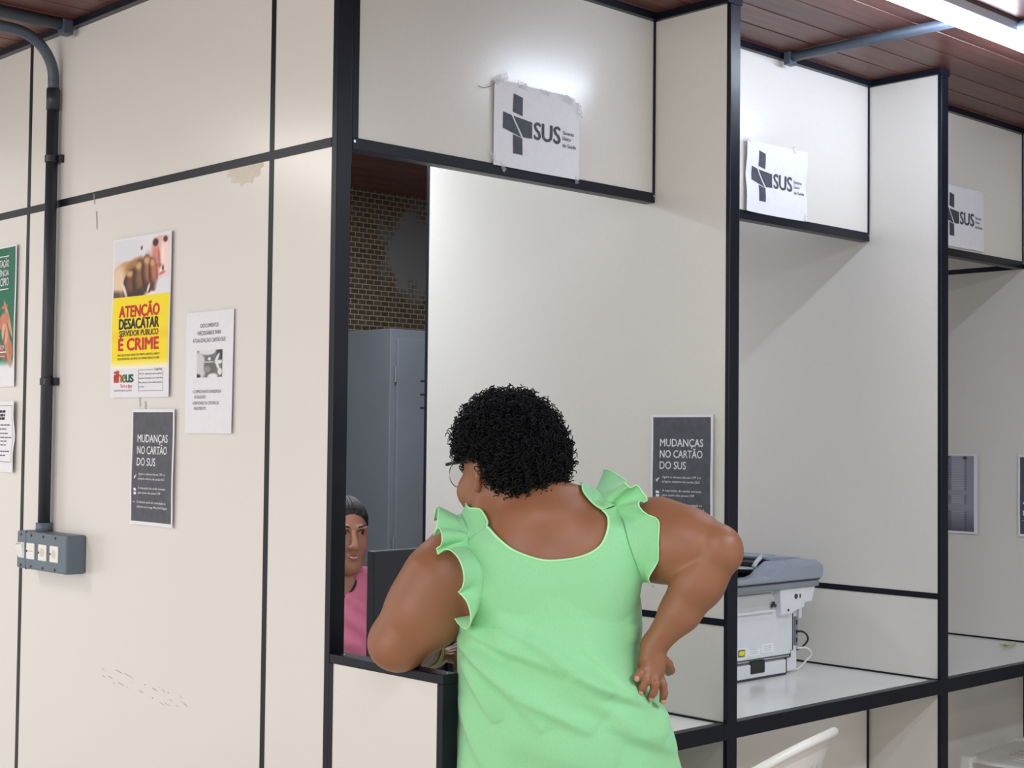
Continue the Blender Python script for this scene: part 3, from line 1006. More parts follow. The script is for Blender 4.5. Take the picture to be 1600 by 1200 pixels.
# document feeder: raised hood along the right side, paper path opening to the left
def xz_prism(bm, prof, y0, y1):
    A = [bm.verts.new((x, y0, z)) for x, z in prof]; B = [bm.verts.new((x, y1, z)) for x, z in prof]
    bm.faces.new(A); bm.faces.new(B[::-1])
    n = len(prof)
    for i in range(n):
        j = (i + 1) % n
        bm.faces.new((A[j], A[i], B[i], B[j]))
bm = bmesh.new()
low = [(-.235, .2925), (.276, .2925), (.286, .300), (.288, .336), (.276, .350), (.085, .350), (.045, .332), (.012, .312), (-.02, .306), (-.235, .306)]
lowr = [(x, .2925 + (z - .2925) * .80) for x, z in low]
s0 = [bm.verts.new((x, -.036, z)) for x, z in lowr]; s1 = [bm.verts.new((x, -.014, z)) for x, z in low]; s2 = [bm.verts.new((x, .05, z)) for x, z in low]
bm.faces.new(s0); bm.faces.new(s2[::-1])
for A, B in ((s0, s1), (s1, s2)):
    for i in range(10):
        j = (i + 1) % 10
        bm.faces.new((A[j], A[i], B[i], B[j]))
fd = obj('document_feeder', bm, PG, t, bevel=.005)
bm = bmesh.new()
xz_prism(bm, [(.112, .2925), (.276, .2925), (.286, .300), (.288, .338), (.276, .353), (.105, .366), (.092, .362), (.095, .352), (.112, .350)], .045, .385)
obj('feeder_hood', bm, PG, fd, bevel=.004)
boxobj('feeder_base', (-.235, .112, .05, .385, .2925, .303), PG, fd)
bm = bmesh.new(); xz_prism(bm, [(.06, .331), (.111, .331), (.111, .3505), (.094, .352), (.06, .345)], .06, .375)
obj('feeder_slot', bm, PD, fd)
bm = bmesh.new(); xz_prism(bm, [(-.22, .345), (.085, .322), (.085, .328), (-.22, .352)], .055, .375)
obj('input_tray', bm, mat('tray_grey', (176, 184, 190), .4), fd)
boxobj('output_well', (-.232, .10, .055, .38, .303, .3055), PD, fd)
bm = bmesh.new(); tube(bm, [(.040, .052, .334), (.060, .056, .348), (.085, .062, .357), (.105, .07, .362)], .007, 8)
obj('paper_guide', bm, mat('guide_grey', (196, 204, 208), .35), fd, True)
# handwriting in blue pen along the hood
rnd = random.Random(8)
for (y0, y1, amp) in ((.36, .16, .010), (.14, .10, .005)):
    bm = bmesh.new(); pts = []
    n = 44 if amp > .006 else 9
    for i in range(n):
        u = i / (n - 1)
        px = .215 + amp * math.sin(i * 1.9) * rnd.uniform(.4, 1)
        pz = .353 + (.276 - px) / (.276 - .105) * .013 + .0006
        pts.append((px, y0 + (y1 - y0) * u + rnd.uniform(-.002, .002), pz))
    tube(bm, pts, .0011, 4)
    obj('pen_scribble', bm, mat('blue_pen', (110, 150, 205), .6), fd)
# cables
t = thing('cable', 'black cable curving out of the printer’s right rear edge', 'cable', (1.915, .383, .86))
bm = bmesh.new(); tube(bm, spline([(0, 0, .02), (.02, -.006, .018), (.045, -.004, .005), (.055, 0, -.012), (.045, .01, -.03), (.02, .02, -.042), (.012, .04, -.05), (.012, .06, -.1)]), .0032, 8)
obj('cord', bm, PD, t, True)
t = thing('cable', 'white cable curving out of the printer’s right rear edge', 'cable', (1.915, .383, .82))
bm = bmesh.new(); tube(bm, spline([(0, 0, .008), (.03, -.006, .008), (.06, -.004, -.002), (.075, 0, -.018), (.065, .01, -.035), (.045, .02, -.055), (.03, .03, -.0655), (.012, .06, -.0655)]), .003, 8)
obj('cord', bm, WHITEPL, t, True)

# crumpled yellowish scrap on the right counter
bm = bmesh.new()
rnd = random.Random(3)
for k in range(5):
    cx, cy = rnd.uniform(-.035, .035), rnd.uniform(-.02, .02)
    pts = [(cx + rnd.uniform(-.03, .03), cy + rnd.uniform(-.02, .02), rnd.uniform(0.001, .014)) for _ in range(5)]
    for a in range(3):
        bm.faces.new([bm.verts.new(pts[a]), bm.verts.new(pts[a + 1]), bm.verts.new(pts[a + 2])])
o = obj('scrap', bm, mat('yellowish_scrap', (206, 204, 160), .6), None, loc=(2.985, .225, ZD + .0005))
md = o.modifiers.new('s', 'SOLIDIFY'); md.thickness = .002
tag(o, 'small yellowish scrap on the right-hand counter', 'scrap')

# ------------------------------------------------------------------ plastic chairs
CHW = mat('white_chair_plastic', (232, 229, 224), 0.32)
def plastic_chair(label, loc, rotz, arms=True):
    """seat faces local +y, origin on the floor"""
    t = thing('plastic_chair', label, 'chair', loc, rotz, group='white plastic chairs at the counters')
    # back: grid u across, v up; slots in the lower middle
    def bp(u, v_):
        half = .205 + .035 * v_ - .06 * max(0, v_ - .55) * (1 if abs(u) > .4 else .6)
        x = half * u
        top = .44 + .395 * v_ - .065 * abs(u) ** 2.4 * v_
        y = -.185 - .12 * v_ + .10 * abs(u) ** 2.2
        return x, y, top
    V, F = [], []
    NU, NV = 48, 26
    for j in range(NV + 1):
        for i in range(NU + 1):
            V.append(bp(-1 + 2 * i / NU, j / NV))
    for j in range(NV):
        for i in range(NU):
            v_ = j / NV
            if 4 <= j < 21 and (i % 4 == 2) and 6 <= i < 43:
                continue
            a = j * (NU + 1) + i
            F.append((a, a + 1, a + NU + 2, a + NU + 1))
    npmesh('backrest', V, F, CHW, t, solid=-.006)
    # rolled top rim
    bm = bmesh.new()
    pts = []
    for k in range(15):
        v_ = k / 14
        pts.append(bp(-1, v_))
    for k in range(1, 32):
        pts.append(bp(-1 + 2 * k / 32, 1))
    for k in range(14, -1, -1):
        pts.append(bp(1, k / 14))
    tube(bm, [(x, y - .004, z) for x, y, z in pts], .0105, 10)
    obj('back_rim', bm, CHW, t, True)
    # seat
    V, F = [], []
    N = 24
    for j in range(N + 1):
        for i in range(N + 1):
            u, v_ = -1 + 2 * i / N, j / N
            r_ = .225 + .02 * v_
            rc = 1 - .12 * max(0, v_ - .8) / .2 * abs(u) ** 4
            x = r_ * u * rc
            y = -.20 + .42 * v_ - .03 * abs(u) ** 4 * v_
            z = .44 - .018 * (1 - u * u) * (1 - (2 * v_ - 1) ** 2) - .022 * max(0, v_ - .85) / .15 * (v_ - .85) * 6 - .012 * abs(u) ** 8
            V.append((x, y, z))
    for j in range(N):
        for i in range(N):
            a = j * (N + 1) + i
            F.append((a, a + 1, a + N + 2, a + N + 1))
    npmesh('seat', V, F, CHW, t, solid=-.006)
    for k in range(7):
        bm = bmesh.new(); x = -.12 + .04 * k
        tube(bm, [(x, -.1, .4325), (x, .02, .4245), (x, .12, .429)], .003, 6)
        obj('seat_rib', bm, CHW, t, True)
    for sx in (-1, 1):
        for (y0, y1, nm) in ((.185, .225, 'leg'), (-.17, -.27, 'leg')):
            bm = bmesh.new()
            x0, x1 = sx * .21, sx * .25
            a0 = [(-.022, -.022), (.022, -.022), (.022, .022), (-.022, .022)]
            top = [bm.verts.new((x0 + p, y0 + q, .44)) for p, q in a0]
            bot = [bm.verts.new((x1 + p * .7, y1 + q * .7, 0)) for p, q in a0]
            bm.faces.new(top); bm.faces.new(bot[::-1])
            for i in range(4):
                bm.faces.new((top[i], top[(i + 1) % 4], bot[(i + 1) % 4], bot[i]))
            obj(nm, bm, CHW, t, bevel=.008)
        if not arms:
            continue
        bm = bmesh.new()
        pts = [(sx * .235, -.19, .60), (sx * .262, -.10, .635), (sx * .268, .05, .63), (sx * .262, .15, .60), (sx * .245, .195, .53), (sx * .225, .195, .44)]
        P = []
        for i in range(len(pts) - 1):
            for k in range(4):
                P.append(Vector(pts[i]).lerp(Vector(pts[i + 1]), k / 4))
        P.append(Vector(pts[-1]))
        tube(bm, P, [.02] * len(P), 10)
        obj('armrest', bm, CHW, t, True)
    return t
plastic_chair('white plastic chair in front of the middle counter, at the bottom of the photo', (0.72, -.185, 0), math.radians(14))
plastic_chair('white plastic chair seat pushed under the right-hand counter', (2.79, -.01, 0), math.radians(4), arms=False)

# ------------------------------------------------------------------ body modelling: a smooth distance field turned into one skin
class Field:
    def __init__(self, lo, hi, h):
        self.h = h
        self.lo = np.array(lo, float)
        self.n = np.ceil((np.array(hi) - self.lo) / h).astype(int) + 1
        self.f = np.full(tuple(self.n), 1.0, np.float32)
    def _box(self, lo, hi):
        i0 = np.maximum(np.floor((np.array(lo) - self.lo) / self.h).astype(int), 0)
        i1 = np.minimum(np.ceil((np.array(hi) - self.lo) / self.h).astype(int) + 1, self.n)
        if np.any(i1 <= i0):
            return None
        g = [(self.lo[a] + self.h * np.arange(i0[a], i1[a])).astype(np.float32) for a in range(3)]
        return (slice(i0[0], i1[0]), slice(i0[1], i1[1]), slice(i0[2], i1[2])), g[0][:, None, None], g[1][None, :, None], g[2][None, None, :]
    def _merge(self, sl, d, k, sub=False):
        f = self.f[sl]
        if sub:
            d = -d
            if k > 0:
                hh = np.maximum(k - np.abs(f - d), 0) / k
                self.f[sl] = np.maximum(f, d) + hh * hh * k * .25
            else:
                self.f[sl] = np.maximum(f, d)
            return
        if k > 0:
            hh = np.maximum(k - np.abs(f - d), 0) / k
            self.f[sl] = np.minimum(f, d) - hh * hh * k * .25
        else:
            self.f[sl] = np.minimum(f, d)
    def cone(self, a, b, r1, r2, k=.02, sub=False):
        a, b = np.array(a, float), np.array(b, float)
        m_ = max(r1, r2) + k + 3 * self.h
        B = self._box(np.minimum(a, b) - m_, np.maximum(a, b) + m_)
        if B is None: return
        sl, X, Y, Z = B
        ab = b - a
        L = float(ab @ ab) + 1e-12
        t = np.clip(((X - a[0]) * ab[0] + (Y - a[1]) * ab[1] + (Z - a[2]) * ab[2]) / L, 0, 1)
        d = np.sqrt((X - a[0] - t * ab[0]) ** 2 + (Y - a[1] - t * ab[1]) ** 2 + (Z - a[2] - t * ab[2]) ** 2) - (r1 + (r2 - r1) * t)
        self._merge(sl, d, k, sub)
    def chain(self, pts, rs, k=.02, ki=.01):
        for i in range(len(pts) - 1):
            self.cone(pts[i], pts[i + 1], rs[i], rs[i + 1], k if i == 0 else ki)
    def ell(self, c, r, k=.02, R=None, sub=False):
        c, r = np.array(c, float), np.array(r, float)
        m_ = r.max() + k + 3 * self.h
        B = self._box(c - m_, c + m_)
        if B is None: return
        sl, X, Y, Z = B
        X, Y, Z = X - c[0], Y - c[1], Z - c[2]
        if R is not None:     # rows of R are the local axes
            X, Y, Z = (R[0][0] * X + R[0][1] * Y + R[0][2] * Z, R[1][0] * X + R[1][1] * Y + R[1][2] * Z, R[2][0] * X + R[2][1] * Y + R[2][2] * Z)
        k0 = np.sqrt((X / r[0]) ** 2 + (Y / r[1]) ** 2 + (Z / r[2]) ** 2)
        k1 = np.sqrt((X / r[0] ** 2) ** 2 + (Y / r[1] ** 2) ** 2 + (Z / r[2] ** 2) ** 2) + 1e-9
        self._merge(sl, k0 * (k0 - 1) / k1, k, sub)
    def stack(self, table, shrink, n_, k, shear=None):
        """table rows: z, ca, cb, ra, rb (ascending z)"""
        T = np.array(table, float)
        m_ = .02
        B = self._box((T[:, 1].min() - T[:, 3].max() - m_, T[:, 2].min() - T[:, 4].max() - m_, T[0, 0] - m_), (T[:, 1].max() + T[:, 3].max() + m_, T[:, 2].max() + T[:, 4].max() + m_, T[-1, 0] + .08))
        sl, X, Y, Z = B
        ZZ = Z + 0 * X + 0 * Y
        if shear is not None:
            ZZ = ZZ - shear(X + 0 * ZZ, ZZ)
        ca, cb, ra, rb = [np.interp(ZZ, T[:, 0], T[:, i]).astype(np.float32) for i in (1, 2, 3, 4)]
        ra, rb = np.maximum(ra - shrink, .004), np.maximum(rb - shrink, .004)
        q = ((np.abs(X - ca) / ra) ** n_ + (np.abs(Y - cb) / rb) ** n_) ** (1 / n_)
        d = (q - 1) * np.minimum(ra, rb)
        d = np.maximum(d, np.maximum(T[0, 0] - ZZ, ZZ - T[-1, 0]))
        self._merge(sl, d.astype(np.float32), k)
    def sample(self, P):
        q = (np.asarray(P, float) - self.lo) / self.h
        i = np.clip(np.floor(q).astype(int), 0, self.n - 2)
        t = np.clip(q - i, 0, 1)
        v = 0
        for dx in (0, 1):
            for dy in (0, 1):
                for dz in (0, 1):
                    w = (t[:, 0] if dx else 1 - t[:, 0]) * (t[:, 1] if dy else 1 - t[:, 1]) * (t[:, 2] if dz else 1 - t[:, 2])
                    v = v + w * self.f[i[:, 0] + dx, i[:, 1] + dy, i[:, 2] + dz]
        return v
    def grad(self, P):
        P = np.asarray(P, float)
        e = self.h
        g = np.stack([(self.sample(P + np.eye(3)[a] * e) - self.sample(P - np.eye(3)[a] * e)) for a in range(3)], 1)
        return g / (np.linalg.norm(g, axis=1, keepdims=True) + 1e-9)
    def push(self, P, d, it=6, exact=False):
        P = np.array(P, float)
        for _ in range(it):
            s = self.sample(P)
            mv = (d - s) if exact else np.maximum(d - s, 0)
            P += self.grad(P) * np.clip(mv, -.02, .02)[:, None]
        return P
    def mesh(self):
        f = self.f
        s = f < 0
        nx, ny, nz = f.shape
        cnt = np.zeros((nx - 1, ny - 1, nz - 1), np.uint8)
        for dx in (0, 1):
            for dy in (0, 1):
                for dz in (0, 1):
                    cnt += s[dx:nx - 1 + dx, dy:ny - 1 + dy, dz:nz - 1 + dz]
        act = (cnt > 0) & (cnt < 8)
        I = np.argwhere(act)
        idx = np.full(act.shape, -1, np.int32)
        idx[act] = np.arange(len(I))
        acc = np.zeros((len(I), 3)); num = np.zeros(len(I))
        cor = np.array([(a, b, c) for a in (0, 1) for b in (0, 1) for c in (0, 1)])
        vals = [f[I[:, 0] + c[0], I[:, 1] + c[1], I[:, 2] + c[2]] for c in cor]
        for a in range(8):
            for b in range(a + 1, 8):
                if np.abs(cor[a] - cor[b]).sum() != 1: continue
                va, vb = vals[a], vals[b]
                cr = (va < 0) != (vb < 0)
                t = np.where(cr, va / np.where(cr, va - vb, 1), 0)
                acc += np.where(cr[:, None], cor[a] + t[:, None] * (cor[b] - cor[a]), 0)
                num += cr
        V = (I + acc / num[:, None]) * self.h + self.lo
        F = []
        for ax in range(3):
            sl0 = [slice(None)] * 3; sl1 = [slice(None)] * 3
            sl0[ax] = slice(0, -1); sl1[ax] = slice(1, None)
            A, Bq = s[tuple(sl0)], s[tuple(sl1)]
            E_ = np.argwhere(A != Bq)
            b_, c_ = (ax + 1) % 3, (ax + 2) % 3
            ok = (E_[:, b_] > 0) & (E_[:, c_] > 0) & (E_[:, b_] < act.shape[b_]) & (E_[:, c_] < act.shape[c_])
            E_ = E_[ok]
            def cell(db, dc):
                q = E_.copy(); q[:, b_] += db; q[:, c_] += dc
                return idx[q[:, 0], q[:, 1], q[:, 2]]
            Q = np.stack([cell(-1, -1), cell(0, -1), cell(0, 0), cell(-1, 0)], 1)
            inside = s[E_[:, 0], E_[:, 1], E_[:, 2]]
            Q[~inside] = Q[~inside][:, ::-1]
            F.append(Q)
        F = np.concatenate(F)
        return V, F[(F >= 0).all(1)]

def fast_mesh(name, V, F, material, parent=None):
    me = bpy.data.meshes.new(name)
    me.vertices.add(len(V))
    me.vertices.foreach_set('co', np.ascontiguousarray(V, np.float32).ravel())
    k = F.shape[1]
    me.loops.add(len(F) * k)
    me.polygons.add(len(F))
    me.loops.foreach_set('vertex_index', np.ascontiguousarray(F, np.int32).ravel())
    me.polygons.foreach_set('loop_start', np.arange(0, len(F) * k, k, dtype=np.int32))
    me.update(calc_edges=True)
    me.validate()
    me.polygons.foreach_set('use_smooth', [True] * len(me.polygons))
    me.materials.append(material)
    return link(bpy.data.objects.new(name, me), parent)

def tubes_np(paths, r0, r1, sides=4):
    """many thin tubes: paths (N, M, 3)"""
    N, M_, _ = paths.shape
    t = np.gradient(paths, axis=1)
    t /= np.linalg.norm(t, axis=2, keepdims=True) + 1e-9
    ref = np.where(np.abs(t[..., 2:3]) < .9, np.array([0, 0, 1.0]), np.array([1.0, 0, 0]))
    s = np.cross(t, ref); s /= np.linalg.norm(s, axis=2, keepdims=True) + 1e-9
    u = np.cross(s, t)
    rr = np.linspace(r0, r1, M_)[None, :, None, None]
    an = np.arange(sides) * 2 * PI / sides
    ring = paths[:, :, None, :] + rr * (np.cos(an)[None, None, :, None] * s[:, :, None, :] + np.sin(an)[None, None, :, None] * u[:, :, None, :])
    V = ring.reshape(-1, 3)
    base = (np.arange(N)[:, None, None] * M_ + np.arange(M_ - 1)[None, :, None]) * sides
    k = np.arange(sides)[None, None, :]
    k2 = (k + 1) % sides
    F = np.stack([base + k, base + k2, base + sides + k2, base + sides + k], -1).reshape(-1, 4)
    return V, F

SKIN = mat('warm_brown_skin', (158, 107, 77), 0.46, noise=(14, .35, (145, 95, 67), 4), bump=(220, .06, .001), sss=.12)
SKIN2 = mat('brown_skin', (172, 120, 98), 0.48, noise=(16, .35, (162, 110, 88), 4), sss=.12)
HAIR = mat('black_hair', (15, 15, 19), 0.6, noise=(60, .3, (21, 20, 25)), spec=.25)
EYEW = mat('eye_white', (214, 206, 198), .3)
IRIS = mat('dark_iris', (40, 26, 20), .2)
LIP = mat('rose_lips', (160, 84, 84), .4)
BROW = mat('dark_brow', (44, 32, 30), .7)

# ------------------------------------------------------------------ the standing woman
# local frame: a to her right, b forwards (away from the room), z up; origin on the floor below her
WB = Vector((0.22, -0.223, 0))
WR = Vector((0.72225, -0.69163, 0)); WF = Vector((0.69163, 0.72225, 0))
WM = Matrix(((WR.x, WF.x, 0, WB.x), (WR.y, WF.y, 0, WB.y), (0, 0, 1, 0), (0, 0, 0, 1)))
def V3(*p): return np.array(p, float)

TORSO = [  # z, ca, cb, ra, rb : outer surface of the dress
    (0.42, .035, .0, .235, .190),
    (0.70, .030, .0, .236, .185),
    (0.80, .026, -.004, .232, .178),
    (0.90, .018, -.008, .214, .176),
    (0.97, .000, -.008, .198, .172),
    (1.05, -.014, -.004, .187, .162),
    (1.12, -.013, .0, .186, .150),
    (1.19, -.012, .0, .186, .140),
    (1.24, -.014, .002, .186, .128),
    (1.28, -.018, .004, .180, .112),
    (1.31, -.022, .006, .160, .096),
    (1.335, -.026, .010, .125, .082),
    (1.36, -.030, .014, .075, .066)]
TA = np.array(TORSO)
def shear(a, z):
    w = np.clip((z - 1.02) / .2, 0, 1)
    return .115 * (a + .02) * w * w * (3 - 2 * w)
NEXP = 2.35
def tor(z):
    return [np.interp(z, TA[:, 0], TA[:, i]) for i in (1, 2, 3, 4)]
def dress_at(a, z, side):
    """point on the dress surface at lateral a, height z (side -1 back, +1 front)"""
    zz = z - shear(a, z)
    ca, cb, ra, rb = tor(zz)
    q = np.clip(np.abs(a - ca) / ra, 0, 1)
    return cb + side * rb * np.maximum(1 - q ** NEXP, 0) ** (1 / NEXP)

def woman():
    root = thing('person', 'person in a mint green ruffled dress, back to us, elbow on the low partition', 'person')
    root.matrix_world = WM
    F = Field((-.46, -.30, -.02), (.46, .42, 1.60), .0036)
    # trunk, then a separate copy of it before the arms are added (for draping)
    F.stack([(z, ca, cb, ra, rb) for z, ca, cb, ra, rb in TORSO if z > .65], .011, NEXP, 0, shear)
    # shoulders and trapezius
    shL, shR = V3(-.198, -.008, 1.238), V3(.160, -.012, 1.276)
    nk = V3(-.040, .0, 1.335)
    F.cone(nk, shL + V3(.02, 0, .02), .062, .056, .035)
    F.cone(nk, shR + V3(-.02, 0, .015), .062, .056, .035)
    F.ell((-.09, -.085, 1.20), (.085, .05, .10), .05)
    F.ell((.07, -.085, 1.22), (.085, .05, .10), .05)
    F.ell((-.035, -.055, 1.315), (.07, .06, .045), .05)
    # neck and head (head turned to her left)
    ya = math.radians(42)
    fh = V3(-math.sin(ya), math.cos(ya), -.10); fh /= np.linalg.norm(fh)
    rh = V3(math.cos(ya), math.sin(ya), 0)
    uh = np.cross(rh, fh)
    RH = np.array([rh, fh, uh])
    hc = V3(-.116, .025, 1.437)     # centre of the skull
    def hp0(x, y, z): return hc + rh * x + fh * y + uh * z
    def hp(x, y, z): return hp0(x, y, z - .018)
    F.cone(nk + V3(0, -.005, -.01), hp0(0, -.02, -.05), .066, .060, .03)
    F.ell(hp0(0, -.012, .008), (.075, .094, .086), .03, RH)
    F.ell(hp(0, .028, -.045), (.062, .064, .078), .03, RH)       # face
    F.ell(hp(0, .062, -.108), (.030, .026, .022), .03, RH)       # chin
    F.cone(hp(-.045, .0, -.09), hp(-.015, .06, -.108), .026, .022, .03)
    F.cone(hp(.045, .0, -.09), hp(.015, .06, -.108), .026, .022, .03)
    F.ell(hp(-.045, .058, -.05), (.024, .022, .026), .025, RH)   # cheeks
    F.ell(hp(.045, .058, -.05), (.024, .022, .026), .025, RH)
    F.cone(hp(0, .092, -.012), hp(0, .112, -.048), .009, .014, .012)  # nose
    F.ell(hp(.014, .1, -.05), (.011, .012, .010), .01, RH); F.ell(hp(-.014, .1, -.05), (.011, .012, .010), .01, RH)
    F.ell(hp(.03, .088, -.004), (.016, .012, .010), .01, RH, sub=True); F.ell(hp(-.03, .088, -.004), (.016, .012, .010), .01, RH, sub=True)
    F.ell(hp(0, .09, -.079), (.023, .014, .007), .008, RH); F.ell(hp(0, .088, -.090), (.02, .013, .008), .008, RH)
    for sx in (-1, 1):                                            # ears
        F.cone(hp(sx * .074, -.004, -.006), hp(sx * .080, -.016, .004), .0085, .0085, .004)
        F.cone(hp(sx * .080, -.018, .002), hp(sx * .079, -.016, -.024), .0075, .007, .004)
        F.cone(hp(sx * .079, -.014, -.024), hp(sx * .073, -.003, -.046), .007, .0085, .004)
        F.ell(hp(sx * .078, -.009, -.012), (.005, .012, .018), .004, RH)
    T = Field(F.lo, F.lo + F.h * (F.n - 1), F.h); T.f = F.f.copy(); T.n = F.n
    # her left arm: elbow on the cap of the low partition
    elL = V3(-.318, .002, 1.062)
    F.chain([shL, V3(-.226, -.012, 1.19), V3(-.272, -.006, 1.12), elL], [.066, .077, .074, .058], .03, .03)
    F.ell((-.262, -.03, 1.14), (.055, .05, .085), .04)
    F.ell(elL + V3(-.008, -.012, -.012), (.052, .048, .045), .03)
    wrL = V3(-.268, .185, 1.010)
    F.chain([elL, V3(-.304, .06, 1.046), V3(-.286, .125, 1.026), wrL], [.057, .052, .038, .0265], .02, .02)
    # left hand: palm down, fingers curling to the right
    pl = V3(-.262, .215, .996)
    F.cone(wrL, pl, .029, .026, .02)
    F.ell(pl + V3(.004, .008, 0), (.032, .036, .016), .015)
    def finger(pts, r, kb=.008):
        F.chain(pts, [r, r * .97, r * .9, r * .8][:len(pts)], kb, .003)
    for i, (db, rr, ln) in enumerate(((.032, .0088, 1.0), (.012, .0092, 1.08), (-.009, .0088, 1.0), (-.029, .0078, .82))):
        k0 = pl + V3(.024, db, .004)
        finger([k0, k0 + V3(.028 * ln, -.006, .008 + db * .2), k0 + V3(.042 * ln, -.010, -.010 + db * .3), k0 + V3(.036 * ln, -.012, -.028)], rr)
    finger([pl + V3(-.012, .036, -.004), pl + V3(.006, .062, -.008), pl + V3(.034, .066, -.014), pl + V3(.052, .056, -.018)], .0098)
    # her right arm: hand on hip
    elR = V3(.308, -.122, 1.258)
    F.chain([shR, V3(.200, -.045, 1.278), V3(.255, -.085, 1.268), elR], [.066, .076, .069, .050], .03, .03)
    F.ell((.215, -.062, 1.255), (.06, .055, .062), .03)
    F.ell(elR + V3(.008, -.004, .002), (.040, .040, .044), .025)
    wrR = V3(.190, -.100, 1.068)
    F.chain([elR, V3(.274, -.118, 1.196), V3(.241, -.112, 1.138), wrR], [.051, .050, .038, .0245], .003, .02)
    # right hand, back of the hand to the room, fingers spread over the hip
    kn = V3(.186, -.108, 1.022)
    F.cone(wrR, kn, .0245, .021, .012)
    F.ell(V3(.186, -.108, 1.036), (.027, .017, .032), .012)
    finger([V3(.172, -.122, 1.030), V3(.160, -.140, 1.020), V3(.152, -.147, 1.013)], .0088)
    finger([V3(.178, -.122, 1.024), V3(.172, -.140, 1.006), V3(.165, -.141, .994), V3(.160, -.138, .985)], .0092)
    finger([V3(.189, -.116, 1.020), V3(.191, -.134, .999), V3(.187, -.132, .983), V3(.182, -.124, .971)], .0093)
    finger([V3(.199, -.100, 1.016), V3(.207, -.114, .995), V3(.210, -.110, .977), V3(.208, -.102, .962)], .0088)
    finger([V3(.205, -.085, 1.045), V3(.222, -.066, 1.028), V3(.230, -.040, 1.012), V3(.228, -.015, 1.004)], .0105)
    # legs and feet, mostly out of the picture
    for sx, ax in ((-1, -.085), (1, .125)):
        F.chain([V3(ax, .0, .80), V3(ax, .0, .48), V3(ax, -.015, .30), V3(ax, -.01, .075)], [.098, .066, .058, .036], .04, .03)
        F.chain([V3(ax, -.02, .045), V3(ax + sx * .008, .09, .03), V3(ax + sx * .012, .16, .018)], [.036, .034, .022], .02, .02)
        for q in range(5):
            o_ = (q - 2) * .015 * -sx
            F.cone(V3(ax + sx * .012 + o_, .165, .014), V3(ax + sx * .012 + o_ * 1.1, .20 - abs(q - .5 if sx * -1 > 0 else q - .5) * .006, .010), .011, .009, .006)
    V, Q = F.mesh()
    body = fast_mesh('body', V, Q, SKIN, root)
    for tip in ((.152, -.147, 1.013), (.160, -.138, .985), (.182, -.124, .971), (.208, -.102, .962)):
        bm = bmesh.new(); bmesh.ops.create_uvsphere(bm, u_segments=10, v_segments=8, radius=1)
        bmesh.ops.scale(bm, vec=(.0052, .0028, .0058), verts=bm.verts)
        obj('fingernail', bm, mat('nail', (196, 150, 132), .3), root, True, loc=(tip[0] + .001, tip[1] - .0066, tip[2] - .001))
    # eyes, lips
    for sx in (-1, 1):
        bm = bmesh.new(); bmesh.ops.create_uvsphere(bm, u_segments=16, v_segments=10, radius=.0115)
        e = obj('eye', bm, EYEW, root, True, loc=tuple(hp(sx * .030, .074, -.004)))
        bm = bmesh.new(); bmesh.ops.create_uvsphere(bm, u_segments=12, v_segments=8, radius=.0062)
        obj('iris', bm, IRIS, e, True, loc=tuple(fh * .0072))
    # ---------------- hair: a dark cap and tight curls
    rng = np.random.default_rng(4)
    HF = Field((-.30, -.20, 1.28), (.14, .25, 1.66), .005)
    hcc = hp0(.000, -.022, .032)
    HF.ell(hcc, (.098, .107, .092), 0, RH)
    HF.ell(hp0(.01, -.075, -.025), (.076, .050, .064), .04, RH)
    HF.ell(hp0(.022, -.05, .0), (.083, .076, .066), .03, RH)
    HF.cone(hp(-.055, .09, -.10), hp(.055, .09, -.10), .085, .085, .02, sub=True)
    HF.ell(hp0(-.092, .025, -.052), (.044, .060, .058), .010, RH, sub=True)
    HF.ell(hp(.078, .01, -.03), (.03, .03, .04), .01, RH, sub=True)
    HV, HQ = HF.mesh()
    nrm = HF.grad(HV)
    bump = np.sin(HV[:, 0] * 190) * np.sin(HV[:, 1] * 170 + 1) * np.sin(HV[:, 2] * 180) * .004
    hair = fast_mesh('hair', HV + nrm * bump[:, None] - nrm * .003, HQ, mat('hair_mass', (10, 10, 13), .95, spec=.05), root)
    sel = rng.choice(len(HV), min(4300, len(HV)))
    P0 = HV[sel] + rng.normal(0, .002, (len(sel), 3)); Nn = nrm[sel]
    keep = (((P0 - hc) @ fh) < .085) & ~((((P0 - hc) @ rh) < -.042) & (((P0 - hc) @ fh) > -.036) & (P0[:, 2] - hc[2] < .004))
    P0, Nn = P0[keep], Nn[keep]
    n_ = len(P0)
    down = np.array([0, 0, -1.0])
    zrel = (P0[:, 2] - hc[2])
    dirv = Nn * .75 + down * np.clip(.75 - zrel * 5.0, .05, 1.1)[:, None] + rng.normal(0, .30, (n_, 3))
    dirv /= np.linalg.norm(dirv, axis=1, keepdims=True)
    e1 = np.cross(dirv, rng.normal(0, 1, (n_, 3))); e1 /= np.linalg.norm(e1, axis=1, keepdims=True)
    e2 = np.cross(dirv, e1)
    Mh = 22
    tt = np.linspace(0, 1, Mh)[None, :, None]
    ln = rng.uniform(.014, .034, (n_, 1, 1)); cr = rng.uniform(.0030, .0058, (n_, 1, 1)); tw = rng.uniform(1.8, 3.2, (n_, 1, 1)) * 2 * PI; ph = rng.uniform(0, 6.28, (n_, 1, 1))
    paths = (P0 - Nn * .006)[:, None, :] + dirv[:, None, :] * ln * tt + e1[:, None, :] * cr * np.cos(ph + tw * tt) + e2[:, None, :] * cr * np.sin(ph + tw * tt)
    CV, CQ = tubes_np(paths, .0016, .0010, 4)
    c = fast_mesh('curls', CV, CQ, HAIR, hair)
    c['kind'] = 'stuff'
    # ---------------- dress
    GREEN = mat('mint_green_jersey', (154, 224, 164), 0.75, noise=(240, .3, (147, 217, 157), 2), bump=(900, .10, .0006), sheen=.25)
    GEDGE = mat('pale_green_hem', (190, 250, 188), 0.7)
